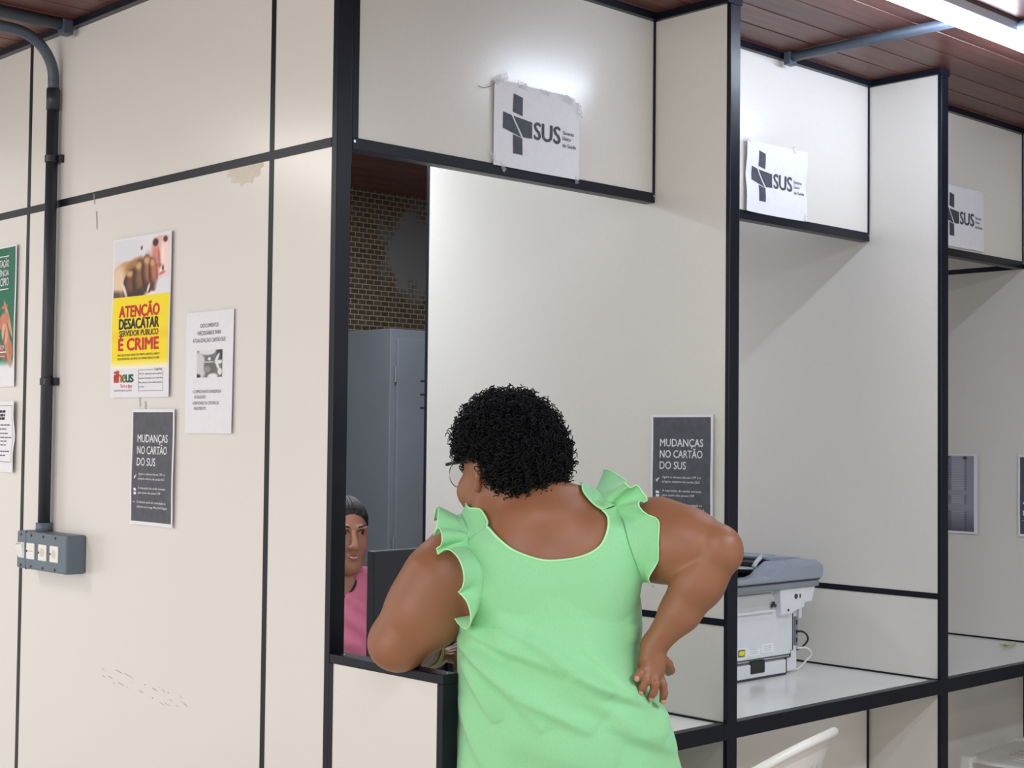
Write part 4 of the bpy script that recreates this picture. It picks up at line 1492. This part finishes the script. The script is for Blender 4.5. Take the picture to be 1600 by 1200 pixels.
    # fold ridges on the back: (a0, z0, a1, z1, width, height)
    FOLDS = [(-.185, 1.100, .030, 1.020, .012, .007), (.030, 1.020, .175, .958, .012, .009), (-.195, 1.070, -.085, .985, .010, .007), (-.085, .985, .06, .915, .011, .006),
             (-.055, 1.085, .085, .985, .010, .0045), (.05, 1.07, .135, .985, .008, .0045), (-.155, 1.05, -.03, .92, .011, .005), (-.185, 1.03, -.12, .93, .009, .006),
             (-.13, 1.17, -.10, 1.05, .014, .004), (.02, 1.00, .20, .90, .02, .006), (-.16, 1.135, .02, 1.05, .009, .004), (-.19, .95, -.12, .80, .012, .005),
             (.135, 1.24, .15, 1.08, .012, .004), (-.1, .90, .1, .84, .03, .005), (.1, .93, .24, .86, .014, .006)]
    def folds(a, z):
        d = np.zeros_like(a)
        for a0, z0, a1, z1, w, hgt in FOLDS:
            da, dz = a1 - a0, z1 - z0
            L2 = da * da + dz * dz
            t = ((a - a0) * da + (z - z0) * dz) / L2
            tc = np.clip(t, 0, 1)
            px, pz = a - a0 - tc * da, z - z0 - tc * dz
            s_ = np.sign(px * dz - pz * da)
            dist = np.sqrt(px * px + pz * pz)
            ww = np.where(s_ > 0, w * .95, w * 2.2)
            fade = np.sin(PI * np.clip(t * .9 + .05, 0, 1)) ** .5
            d += 2.1 * hgt * np.exp(-(dist / ww) ** 2) * fade
        return d
    def pocket(a, z):
        # cloth pressed in under the spread hand
        return -.012 * np.exp(-((a - .19) / .035) ** 2 - ((z - 1.0) / .045) ** 2) + .013 * np.exp(-((a - .215) / .03) ** 2 - ((z - .935) / .028) ** 2)
    NB, NFc = 120, 60
    # ring outline at height z, index runs back (left to right) then front (right to left)
    aB = -1 + 2 * np.linspace(0, 1, NB + 1); aB = np.sign(aB) * (1 - (1 - np.abs(aB)) ** 1.7)
    aF = 1 - 2 * np.linspace(0, 1, NFc + 1)[1:-1]; aF = np.sign(aF) * (1 - (1 - np.abs(aF)) ** 1.7)
    ZU = 1.105
    def ring(z):
        zb = np.full(len(aB) + len(aF), z)
        sh = .0
        ca, cb, ra, rb = tor(z - .0)
        aa = np.concatenate([aB, aF])
        a = ca + ra * aa
        # shear: solve z so that the surface is consistent
        zz = zb - shear(a, zb)
        ca, cb, ra, rb = tor(zz)
        a = ca + ra * aa
        q = np.abs(aa)
        side = np.concatenate([-np.ones(len(aB)), np.ones(len(aF))])
        b = cb + side * rb * np.maximum(1 - q ** NEXP, 0) ** (1 / NEXP)
        P = np.stack([a, b, zb], 1)
        # hanging folds towards the hem
        th = np.arctan2((b - cb) / rb, (a - ca) / ra)
        w = np.clip((.95 - z) / .45, 0, 1)
        out = np.stack([np.cos(th), np.sin(th), 0 * th], 1)
        P += out * (w * .010 * np.sin(th * 11 + 1.3 * np.sin(th * 3)))[:, None]
        bk = np.clip(-out[:, 1] * 2.2, 0, 1)
        P += out * (bk * (folds(a, zb) + pocket(a, zb)))[:, None]
        return P
    zs = np.concatenate([np.linspace(.42, .75, 30), np.linspace(.754, ZU, 110)])
    rows = [ring(z) for z in zs]
    DV = np.concatenate(rows); nr = len(rows[0])
    DF = []
    for j in range(len(zs) - 1):
        for i in range(nr):
            i2 = (i + 1) % nr
            DF.append((j * nr + i, j * nr + i2, (j + 1) * nr + i2, (j + 1) * nr + i))
    DV = DV.tolist()
    topB = [(len(zs) - 1) * nr + i for i in range(NB + 1)]
    topF = [(len(zs) - 1) * nr + (NB + i) % nr for i in range(NFc + 1)]
    topF[-1] = (len(zs) - 1) * nr
    def polyline(pts, n):
        pts = np.array(pts, float)
        # Catmull-Rom
        P = np.concatenate([2 * pts[:1] - pts[1:2], pts, 2 * pts[-1:] - pts[-2:-1]])
        out = []
        m_ = len(pts) - 1
        for k in np.linspace(0, m_, n):
            i = min(int(k), m_ - 1); t = k - i
            p0, p1, p2, p3 = P[i], P[i + 1], P[i + 2], P[i + 3]
            out.append(.5 * ((2 * p1) + (-p0 + p2) * t + (2 * p0 - 5 * p1 + 4 * p2 - p3) * t ** 2 + (-p0 + 3 * p1 - 3 * p2 + p3) * t ** 3))
        return np.array(out)
    # outlines of the upper back in (a, z)
    NS = 46
    armL = [(DV[topB[0]][0], ZU), (-.186, 1.112), (-.158, 1.135), (-.141, 1.170), (-.138, 1.205), (-.150, 1.238), (-.176, 1.262)]
    armR = [(DV[topB[-1]][0], ZU), (.170, 1.14), (.160, 1.18), (.146, 1.225), (.132, 1.27), (.120, 1.302), (.113, 1.330)]
    LB_ = polyline(armL, NS + 1); RB_ = polyline(armR, NS + 1)
    stL = polyline([(-.176, 1.262), (-.153, 1.272), (-.131, 1.284)], 19)
    nec = polyline([(-.131, 1.284), (-.112, 1.265), (-.085, 1.248), (-.045, 1.237), (-.005, 1.2355), (.045, 1.243), (.078, 1.260), (.090, 1.290), (.083, 1.318)], NB + 1 - 19 - 18 + 2)
    stR = polyline([(.083, 1.318), (.098, 1.324), (.113, 1.330)], 19)
    TP = np.concatenate([stL, nec[1:-1], stR])[:NB + 1]
    # equalise the count
    if len(TP) < NB + 1:
        TP = np.concatenate([TP, np.repeat(TP[-1:], NB + 1 - len(TP), 0)])
    TP[-1] = RB_[-1]; TP[0] = LB_[0 + NS]
    BT = np.array([(DV[i][0], DV[i][2]) for i in topB])
    grid = np.zeros((NS + 1, NB + 1, 2))
    tB = np.linspace(0, 1, NB + 1)
    for j in range(NS + 1):
        s_ = j / NS
        for i in range(NB + 1):
            u = tB[i]
            # blend the side curves in by arc position, the bottom and top by s
            grid[j, i] = ((1 - s_) * BT[i] + s_ * TP[i] + (1 - u) * LB_[j] + u * RB_[j]
                          - ((1 - u) * ((1 - s_) * LB_[0] + s_ * LB_[-1]) + u * ((1 - s_) * RB_[0] + s_ * RB_[-1])))
    ga, gz = grid[..., 0], grid[..., 1]
    gb = dress_at(ga, gz, -1) - (folds(ga, gz)) * np.clip(1 - ((ga + .01) / .19) ** 4, 0, 1)
    GP = np.stack([ga, gb, gz], -1)
    GP2 = T.push(GP.reshape(-1, 3), .0045).reshape(GP.shape)
    wj = np.clip(np.arange(NS + 1) / 6, 0, 1)[:, None, None]
    GP = GP * (1 - wj) + GP2 * wj
    ids = [topB]
    for j in range(1, NS + 1):
        r_ = []
        for i in range(NB + 1):
            r_.append(len(DV)); DV.append(GP[j, i].tolist())
        ids.append(r_)
    for j in range(NS):
        for i in range(NB):
            DF.append((ids[j][i], ids[j][i + 1], ids[j + 1][i + 1], ids[j + 1][i]))
    # upper front
    NS2 = 20
    BT = np.array([(DV[i][0], DV[i][2]) for i in topF])      # right to left
    armRf = polyline([tuple(BT[0]), (.165, 1.13), (.15, 1.19), (.14, 1.26)], NS2 + 1)
    armLf = polyline([tuple(BT[-1]), (-.178, 1.11), (-.165, 1.16), (-.172, 1.222)], NS2 + 1)
    n1 = 12
    topf = np.concatenate([polyline([(.14, 1.26), (.088, 1.265)], n1), polyline([(.088, 1.265), (.08, 1.21), (.03, 1.165), (-.03, 1.155), (-.09, 1.175), (-.118, 1.232)], NFc + 1 - 2 * n1 + 2)[1:-1], polyline([(-.118, 1.232), (-.172, 1.222)], n1)])
    g2 = np.zeros((NS2 + 1, NFc + 1, 2)); tB = np.linspace(0, 1, NFc + 1)
    for j in range(NS2 + 1):
        s_ = j / NS2
        for i in range(NFc + 1):
            u = tB[i]
            g2[j, i] = ((1 - s_) * BT[i] + s_ * topf[i] + (1 - u) * armRf[j] + u * armLf[j]
                        - ((1 - u) * ((1 - s_) * armRf[0] + s_ * armRf[-1]) + u * ((1 - s_) * armLf[0] + s_ * armLf[-1])))
    fb = dress_at(g2[..., 0], g2[..., 1], 1)
    FP = np.stack([g2[..., 0], fb, g2[..., 1]], -1)
    FP2 = T.push(FP.reshape(-1, 3), .0045).reshape(FP.shape)
    wj = np.clip(np.arange(NS2 + 1) / 6, 0, 1)[:, None, None]
    FP = FP * (1 - wj) + FP2 * wj
    ids2 = [topF]
    for j in range(1, NS2 + 1):
        r_ = []
        for i in range(NFc + 1):
            r_.append(len(DV)); DV.append(FP[j, i].tolist())
        ids2.append(r_)
    for j in range(NS2):
        for i in range(NFc):
            DF.append((ids2[j][i], ids2[j][i + 1], ids2[j + 1][i + 1], ids2[j + 1][i]))
    dress = npmesh('dress', DV, DF, GREEN, root, solid=.0012)
    # straps: strips over the shoulders from back seam to front seam
    def strap(inner, outer):
        n = 26
        I_, O_ = polyline(inner, n), polyline(outer, n)
        P = np.stack([I_ * (1 - t) + O_ * t for t in np.linspace(0, 1, 9)], 1)
        P = T.push(P.reshape(-1, 3), .0055, 8).reshape(P.shape)
        Fs = []
        for i in range(n - 1):
            for k in range(8):
                a = i * 9 + k
                Fs.append((a, a + 1, a + 10, a + 9))
        npmesh('strap', P.reshape(-1, 3), Fs, GREEN, dress, solid=.0015)
        # seam line where the strap is sewn on
        for ln_ in (P[1], P[:, 7]):
            bm = bmesh.new(); tube(bm, [tuple(p) for p in ln_], .0012, 6)
            obj('seam', bm, GREEN, dress, True)
        return P
    bi, bo = GP[NS, 18], GP[NS, 0]
    ti, to_ = GP[NS, NB - 18], GP[NS, NB]
    fiR, foR = FP[NS2, n1 - 1], FP[NS2, 0]
    fiL, foL = FP[NS2, NFc - n1 + 1], FP[NS2, NFc]
    SL = strap([bi, (-.138, -.075, 1.305), (-.147, -.040, 1.322), (-.146, .005, 1.322), (-.13, .06, 1.28), fiL], [bo, (-.187, -.072, 1.285), (-.194, -.040, 1.302), (-.194, .005, 1.300), (-.182, .06, 1.262), foL])
    SR = strap([ti, (.066, -.066, 1.345), (.046, -.034, 1.368), (.044, .01, 1.372), (.066, .06, 1.33), fiR], [to_, (.104, -.064, 1.350), (.084, -.034, 1.368), (.082, .01, 1.372), (.110, .06, 1.33), foR])
    # bound neckline edge
    bm = bmesh.new()
    tube(bm, [tuple(GP[NS, i] + V3(0, -.0015, 0)) for i in range(18, NB - 17)], .0024, 8)
    obj('neck_binding', bm, GEDGE, dress, True)
    for S_ in (SL, SR):
        bm = bmesh.new(); tube(bm, [tuple(p) for p in S_[:, 0]], .0019, 6)
        obj('strap_edge', bm, GEDGE, dress, True)
    # ruffles
    def ruffle(path, outs, widths, waves, phase, amp):
        fdir = V3(0, 1, -.4)
        path = np.array(path); n = 170
        kk = np.linspace(0, len(path) - 1, n)
        def res(A):
            A = np.array(A, float)
            return np.stack([np.interp(kk, np.arange(len(path)), np.interp(np.arange(len(path)), np.linspace(0, len(path) - 1, len(A)), A[:, c])) for c in range(A.shape[1])], 1)
        P = np.stack([np.interp(kk, np.arange(len(path)), path[:, c]) for c in range(3)], 1)
        O = res(outs); O /= np.linalg.norm(O, axis=1, keepdims=True)
        wd = res([(w_,) for w_ in widths])[:, 0]
        tg = np.gradient(P, axis=0); tg /= np.linalg.norm(tg, axis=1, keepdims=True) + 1e-9
        Nr = np.cross(tg, O); Nr /= np.linalg.norm(Nr, axis=1, keepdims=True)
        ph = np.linspace(0, waves * 2 * PI, n) + phase
        rowsR = []
        nv = 12
        for v_ in np.linspace(0, 1, nv + 1):
            wav = np.sin(ph + .5 * np.sin(ph * .37)) * amp * v_ ** 1.1
            slid = np.cos(ph + .5 * np.sin(ph * .37)) * amp * .55 * v_
            droop = -V3(0, 0, 1) * (.010 * v_ ** 2)
            rowsR.append(P + O * (wd * v_)[:, None] + Nr * wav[:, None] + tg * slid[:, None] + droop)
        RP = np.stack(rowsR, 1) - (O * .009)[:, None, :] * np.linspace(1, .3, nv + 1)[None, :, None] - fdir * .0012
        RP = F.push(RP.reshape(-1, 3), .003, 4).reshape(RP.shape)
        Fs = []
        for i in range(n - 1):
            for k in range(nv):
                a = i * (nv + 1) + k
                Fs.append((a, a + 1, a + nv + 2, a + nv + 1))
        rf = npmesh('ruffle', RP.reshape(-1, 3), Fs, GREEN, dress, solid=.0009)
        bm = bmesh.new(); tube(bm, [tuple(p) for p in RP[:, -1]], .0014, 6)
        obj('ruffle_edge', bm, GEDGE, rf, True)
    pathL = [tuple(p) for p in SL[::-1, 8]] + [tuple(GP[j, 0]) for j in range(NS - 2, 9, -2)]
    ruffle(pathL, [(-.8, .5, .35), (-.9, .25, .45), (-1, -.15, .3), (-.95, -.55, .1), (-.85, -.75, .0), (-.75, -.8, -.3)], [.02, .048, .060, .058, .050, .026], 5.2, .4, .019)
    pathR = [tuple(p) for p in SR[::-1, 8]] + [tuple(GP[j, NB]) for j in range(NS - 2, 17, -2)]
    ruffle(pathR, [(.5, .5, .6), (.5, .1, .85), (.65, -.2, .75), (.8, -.5, .45), (.8, -.7, .1), (.6, -.8, -.3)], [.02, .050, .064, .068, .062, .034], 4.4, 1.2, .021)
    # sandals
    for sx, ax in ((-1, -.085), (1, .125)):
        V_, F_ = [], []
        n = 28
        for k in range(n):
            a = 2 * PI * k / n
            y = .075 + .135 * math.sin(a); w_ = .046 + .006 * math.sin(a)
            V_ += [(ax + sx * .008 + w_ * math.cos(a), y, -.0), (ax + sx * .008 + w_ * math.cos(a), y, .004)]
        F_ = [tuple(2 * k for k in range(n - 1, -1, -1)), tuple(2 * k + 1 for k in range(n))] + [(2 * k, 2 * ((k + 1) % n), 2 * ((k + 1) % n) + 1, 2 * k + 1) for k in range(n)]
        npmesh('sandal', V_, F_, mat('sandal_brown', (90, 62, 46), .6), root, smooth=False)
    # ---------------- spectacles and bangle, worn but liftable
    g = thing('eyeglasses', 'black-armed spectacles worn by the standing woman', 'glasses')
    g.matrix_world = WM
    bm = bmesh.new()
    for sx in (-1, 1):
        tube(bm, [tuple(hp(sx * .066, .098, .010)), tuple(hp(sx * .079, .07, .010)), tuple(hp(sx * .081, .0, .010)), tuple(hp(sx * .079, -.02, -.004))], [.0036, .0036, .0030, .0025], 8)
    obj('temple', bm, mat('black_acetate', (22, 22, 26), .3), g, True)
    bm = bmesh.new()
    for sx in (-1, 1):
        pts = []
        for k in range(28):
            a = 2 * PI * k / 28
            pts.append(tuple(hp(sx * (.036 + .029 * math.cos(a)), .106 - .012 * abs(.036 + .029 * math.cos(a)) / .06, -.012 + .026 * math.sin(a))))
        tube(bm, pts, .0011, 6, closed=True)
    tube(bm, [tuple(hp(-.008, .108, -.002)), tuple(hp(0, .111, .002)), tuple(hp(.008, .108, -.002))], .0012, 6)
    obj('rim', bm, mat('thin_metal_rim', (200, 196, 190), .25, metal=1), g, True)
    for sx in (-1, 1):
        bm = bmesh.new()
        c0 = bm.verts.new(tuple(hp(sx * .036, .103, -.012)))
        rv = []
        for k in range(28):
            a = 2 * PI * k / 28
            rv.append(bm.verts.new(tuple(hp(sx * (.036 + .0285 * math.cos(a)), .106 - .012 * abs(.036 + .029 * math.cos(a)) / .06, -.012 + .0255 * math.sin(a)))))
        for k in range(28):
            bm.faces.new((c0, rv[k], rv[(k + 1) % 28]))
        obj('lens', bm, mat('clear_lens', (230, 236, 238), .05, alpha=.18), g)
    br = thing('bangle', 'pale metal bangle on the wrist of the leaning woman, by the low partition', 'bracelet')
    br.matrix_world = WM
    dv = wrL - V3(-.286, .125, 1.026); dv /= np.linalg.norm(dv)
    for off, rr in ((-.020, .0345), (-.004, .0325)):
        c_ = wrL + dv * off
        s1 = np.cross(dv, V3(0, 0, 1)); s1 /= np.linalg.norm(s1); s2 = np.cross(s1, dv)
        bm = bmesh.new()
        tube(bm, [tuple(c_ + (s1 * math.cos(2 * PI * k / 32) + s2 * math.sin(2 * PI * k / 32)) * rr) for k in range(32)], .0026, 8, closed=True)
        obj('ring', bm, mat('bangle_gold', (196, 176, 132), .3, metal=.8), br, True)
woman()

# ------------------------------------------------------------------ the clerk behind the counter
def clerk():
    # local frame: origin on the floor below her head; x to her left (image right), y towards the reader of her face
    DV_ = Vector((.953, 1.452, 0))
    yaw = math.radians(38 - 90 - 6)
    M = Matrix.Translation(DV_) @ Matrix.Rotation(math.radians(-44 + 12), 4, 'Z')
    # after the rotation local -y looks towards the camera, local x to image right
    root = thing('person', 'person seated behind the counter, in a pink top with pulled-back hair, beside the corner post', 'person')
    root.matrix_world = M
    F = Field((-.36, -.50, -.01), (.36, .34, 1.34), .005)
    z0 = 1.175                                   # skull centre
    ya = math.radians(14)
    fh = V3(math.sin(ya), -math.cos(ya), -.06); fh /= np.linalg.norm(fh)
    rh = V3(math.cos(ya), math.sin(ya), 0); uh = np.cross(fh, rh) * -1
    uh = np.cross(rh, fh) * -1 if np.cross(rh, fh)[2] < 0 else np.cross(rh, fh)
    RH = np.array([rh, fh, uh]); hc = V3(0, 0, z0)
    def hp(x, y, z): return hc + rh * x + fh * y + uh * z
    tors = [(.42, 0, .06, .19, .14), (.52, 0, .05, .18, .135), (.66, 0, .045, .155, .115), (.82, 0, .04, .165, .12), (.93, 0, .04, .178, .10), (.99, 0, .04, .165, .08), (1.03, 0, .04, .10, .06)]
    F.stack(tors, .0, 2.3, 0)
    shs = (V3(-.165, .04, .955), V3(.165, .04, .955))
    F.cone(V3(0, .04, 1.005), shs[0], .05, .048, .04); F.cone(V3(0, .04, 1.005), shs[1], .05, .048, .04)
    S = Field(F.lo, F.lo + F.h * (F.n - 1), F.h); S.f = F.f.copy(); S.n = F.n
    for sh, sx in zip(shs, (-1, 1)):
        el = V3(sx * .225, -.06, .70); wr = V3(sx * .12, -.27, .785)
        F.chain([sh, el], [.047, .038], .03); F.chain([el, wr], [.038, .025], .01)
        S.cone(sh, sh * .45 + el * .55, .056, .055, .03)
        pl = wr + V3(-sx * .02, -.06, -.004)
        F.cone(wr, pl, .025, .022, .015)
        F.ell(pl, (.036, .04, .014), .01)
        for q in range(4):
            k0 = pl + V3((q - 1.5) * .018, -.036, .0)
            F.chain([k0, k0 + V3(0, -.03, .006), k0 + V3(0, -.052, -.004), k0 + V3(0, -.062, -.012)], [.0085, .0082, .0076, .007], .006, .003)
        F.chain([pl + V3(-sx * .03, .012, 0), pl + V3(-sx * .05, -.012, -.002), pl + V3(-sx * .054, -.036, -.006)], [.010, .0095, .008], .006, .003)
    for sx in (-1, 1):
        F.chain([V3(sx * .09, .06, .48), V3(sx * .11, -.34, .50), V3(sx * .11, -.36, .09)], [.085, .06, .04], .03, .02)
        F.chain([V3(sx * .11, -.35, .045), V3(sx * .115, -.46, .028)], [.035, .026], .02)
    F.cone(V3(0, .035, .98), hp(0, -.02, -.06), .052, .050, .03)
    F.ell(hp(0, -.010, .012), (.073, .090, .088), .03, RH)
    F.ell(hp(0, .030, -.045), (.058, .060, .076), .03, RH)
    F.ell(hp(0, .066, -.106), (.026, .022, .019), .025, RH)
    for sx in (-1, 1):
        F.cone(hp(sx * .045, .0, -.085), hp(sx * .014, .062, -.106), .022, .019, .03)
        F.ell(hp(sx * .034, .064, -.040), (.020, .018, .020), .02, RH)
        F.ell(hp(sx * .030, .092, .0), (.017, .012, .009), .008, RH, sub=True)
        F.ell(hp(sx * .030, .082, .016), (.022, .012, .007), .012, RH)
        F.ell(hp(sx * .012, .100, -.044), (.009, .011, .008), .008, RH)
        F.cone(hp(sx * .073, -.006, .012), hp(sx * .074, -.006, -.02), .010, .009, .006)
    F.cone(hp(0, .090, -.002), hp(0, .110, -.040), .008, .011, .01)
    F.ell(hp(0, .089, -.072), (.021, .012, .0055), .006, RH); F.ell(hp(0, .087, -.083), (.018, .011, .0065), .006, RH)
    V, Q = F.mesh()
    fast_mesh('body', V, Q, SKIN2, root)
    for sx in (-1, 1):
        bm = bmesh.new(); bmesh.ops.create_uvsphere(bm, u_segments=16, v_segments=10, radius=.0118)
        e = obj('eye', bm, mat('shaded_eye', (176, 160, 150), .35), root, True, loc=tuple(hp(sx * .030, .0728, .0)))
        bm = bmesh.new(); bmesh.ops.create_uvsphere(bm, u_segments=12, v_segments=8, radius=.0082)
        obj('iris', bm, IRIS, e, True, loc=tuple(fh * .0052 + rh * .0015))
        pts = np.array([hp(sx * x, y, z) for x, y, z in ((.014, .094, .021), (.026, .093, .026), (.040, .085, .027), (.050, .074, .022))])
        bm = bmesh.new(); tube(bm, [tuple(p) for p in F.push(pts, .0005, 6, True)], [.0028, .0034, .0030, .0014], 6)
        obj('eyebrow', bm, BROW, root, True)
        pts = np.array([hp(sx * x, y, z) for x, y, z in ((.016, .094, .002), (.024, .094, .0085), (.034, .090, .0085), (.044, .08, .002))])
        bm = bmesh.new(); tube(bm, [tuple(p) for p in F.push(pts, .001, 4, True)], [.001, .0018, .0018, .001], 6)
        obj('eyelash', bm, BROW, root, True)
    for nm, zz, hh_, w_ in (('upper_lip', -.0725, .0042, .022), ('lower_lip', -.084, .0055, .020)):
        pts = np.array([hp(x, .105, zz + .004 * abs(x / .022) ** 2 - (.0 if nm == 'lower_lip' else .001 * math.cos(x * 300))) for x in np.linspace(-w_, w_, 13)])
        pts = F.push(pts, -.001, 10, True)
        bm = bmesh.new(); tube(bm, [tuple(p) for p in pts], [hh_ * max(.25, math.sqrt(max(0, 1 - (k / 6 - 1) ** 2))) for k in range(13)], 8)
        obj(nm, bm, LIP, root, True)
    pts = np.array([hp(x, .105, -.0775 + .003 * abs(x / .016) ** 2) for x in np.linspace(-.016, .016, 9)])
    bm = bmesh.new(); tube(bm, [tuple(p) for p in F.push(pts, .0005, 10, True)], [.0012, .002, .0024, .0026, .0026, .0026, .0024, .002, .0012], 6)
    obj('teeth', bm, EYEW, root, True)
    # hair pulled back
    H = Field((-.16, -.16, 1.0), (.16, .24, 1.34), .005)
    H.ell(hp(0, -.018, .022), (.080, .094, .088), 0, RH)
    H.ell(hp(0, -.12, .04), (.05, .05, .05), .03, RH)
    H.ell(hp(0, .095, -.040), (.083, .092, .098), .012, RH, sub=True)
    V, Q = H.mesh()
    n_ = H.grad(V)
    st = np.sin(((V - hc) @ rh) * 420) * .0012 * np.clip(-((V - hc) @ fh) * 40 + 1.5, 0, 1)
    hair = fast_mesh('hair', V + n_ * st[:, None], Q, HAIR, root)
    # combed strands
    ns, mp_ = 260, 16
    rg = np.random.default_rng(2)
    bun = hp(0, -.12, .045)
    PT = []
    for q in range(ns):
        an = rg.uniform(-1.5, 1.5)
        st_ = hp(.085 * math.sin(an), .085 * math.cos(an) - .005, .030 + .028 * math.cos(an))
        w_ = np.linspace(0, 1, mp_)[:, None]
        PT.append((st_ * (1 - w_) + bun * w_) + np.array([0, 0, 1.0]) * (.05 * np.sin(PI * w_)))
    PT = np.array(PT)
    PT = H.push(PT.reshape(-1, 3), .0006, 12, True).reshape(PT.shape)
    CV, CQ = tubes_np(PT, .0016, .0012, 4)
    sm_ = fast_mesh('strands', CV, CQ, mat('combed_hair', (36, 31, 32), .55), hair)
    sm_['kind'] = 'stuff'
    # pink top
    S.f -= .010
    SB = Field(S.lo, S.lo + S.h * (S.n - 1), S.h); SB.f = S.f.copy(); SB.n = S.n
    S0 = SB.sample
    S.ell((-.03, -.04, 1.045), (.070, .10, .085), .01, sub=True)
    S.cone((0, .04, .94), (0, .04, 1.2), .058, .058, .01, sub=True)
    V, Q = S.mesh()
    n_ = S.grad(V)
    fold = .004 * np.sin(V[:, 0] * 60 + V[:, 2] * 85) * np.clip((V[:, 2] - .6) * 3, 0, 1)
    shirt = fast_mesh('top', V + n_ * fold[:, None], Q, mat('pink_cotton', (226, 128, 158), .8, noise=(40, .3, (218, 120, 150)), bump=(600, .1, .0006)), root)
    E_ = np.sqrt((((V - np.array([-.03, -.04, 1.045])) / np.array([.070, .10, .085])) ** 2).sum(1))
    rim_ = (np.abs(E_ - 1) < .07) & (S0(V) > -.007)
    R_ = V[rim_]
    an = np.arctan2(R_[:, 2] - 1.0, R_[:, 0] + .03)
    pts = []
    for k in range(36):
        c0 = -PI + 2 * PI * (k + .5) / 36
        m2 = np.abs(an - c0) < PI / 30
        if m2.sum() > 2:
            pts.append(R_[m2].mean(0))
    bm = bmesh.new(); tube(bm, [tuple(p) for p in pts], .0032, 6)
    obj('neck_trim', bm, mat('black_trim', (28, 26, 30), .7), shirt, True)
    # trousers
    P = Field((-.3, -.48, 0), (.3, .3, .62), .008)
    for sx in (-1, 1):
        P.chain([V3(sx * .09, .06, .48), V3(sx * .11, -.34, .50), V3(sx * .11, -.36, .10)], [.097, .072, .056], .03, .02)
    P.ell((0, .07, .50), (.205, .155, .10), .03)
    V, Q = P.mesh()
    fast_mesh('trousers', V, Q, mat('dark_denim', (44, 52, 72), .8), root)
    # her chair, almost wholly hidden
    c = thing('office_chair', 'dark office chair the clerk sits on, almost wholly hidden behind the counter', 'chair')
    c.matrix_world = M @ Matrix.Translation((0, .05, 0))
    CF = mat('chair_fabric', (40, 42, 50), .8)
    boxobj('seat', (-.23, .23, -.24, .20, .345, .405), CF, c, .02)
    boxobj('backrest', (-.21, .21, .19, .24, .50, .92), CF, c, .02)
    bm = bmesh.new(); tube(bm, [(0, .15, .36), (0, .25, .40), (0, .255, .6)], .02, 8); obj('back_bar', bm, CF, c, True)
    bm = bmesh.new(); tube(bm, [(0, 0, .06), (0, 0, .35)], .025, 12); obj('column', bm, CF, c, True)
    for k in range(5):
        a = 2 * PI * k / 5 + .3
        bm = bmesh.new(); tube(bm, [(0, 0, .075), (.26 * math.cos(a), .26 * math.sin(a), .055)], [.024, .016], 8)
        tube(bm, [(.26 * math.cos(a) - .01, .26 * math.sin(a), .025), (.26 * math.cos(a) + .01, .26 * math.sin(a), .025)], .025, 12)
        obj('leg', bm, CF, c, True)
clerk()
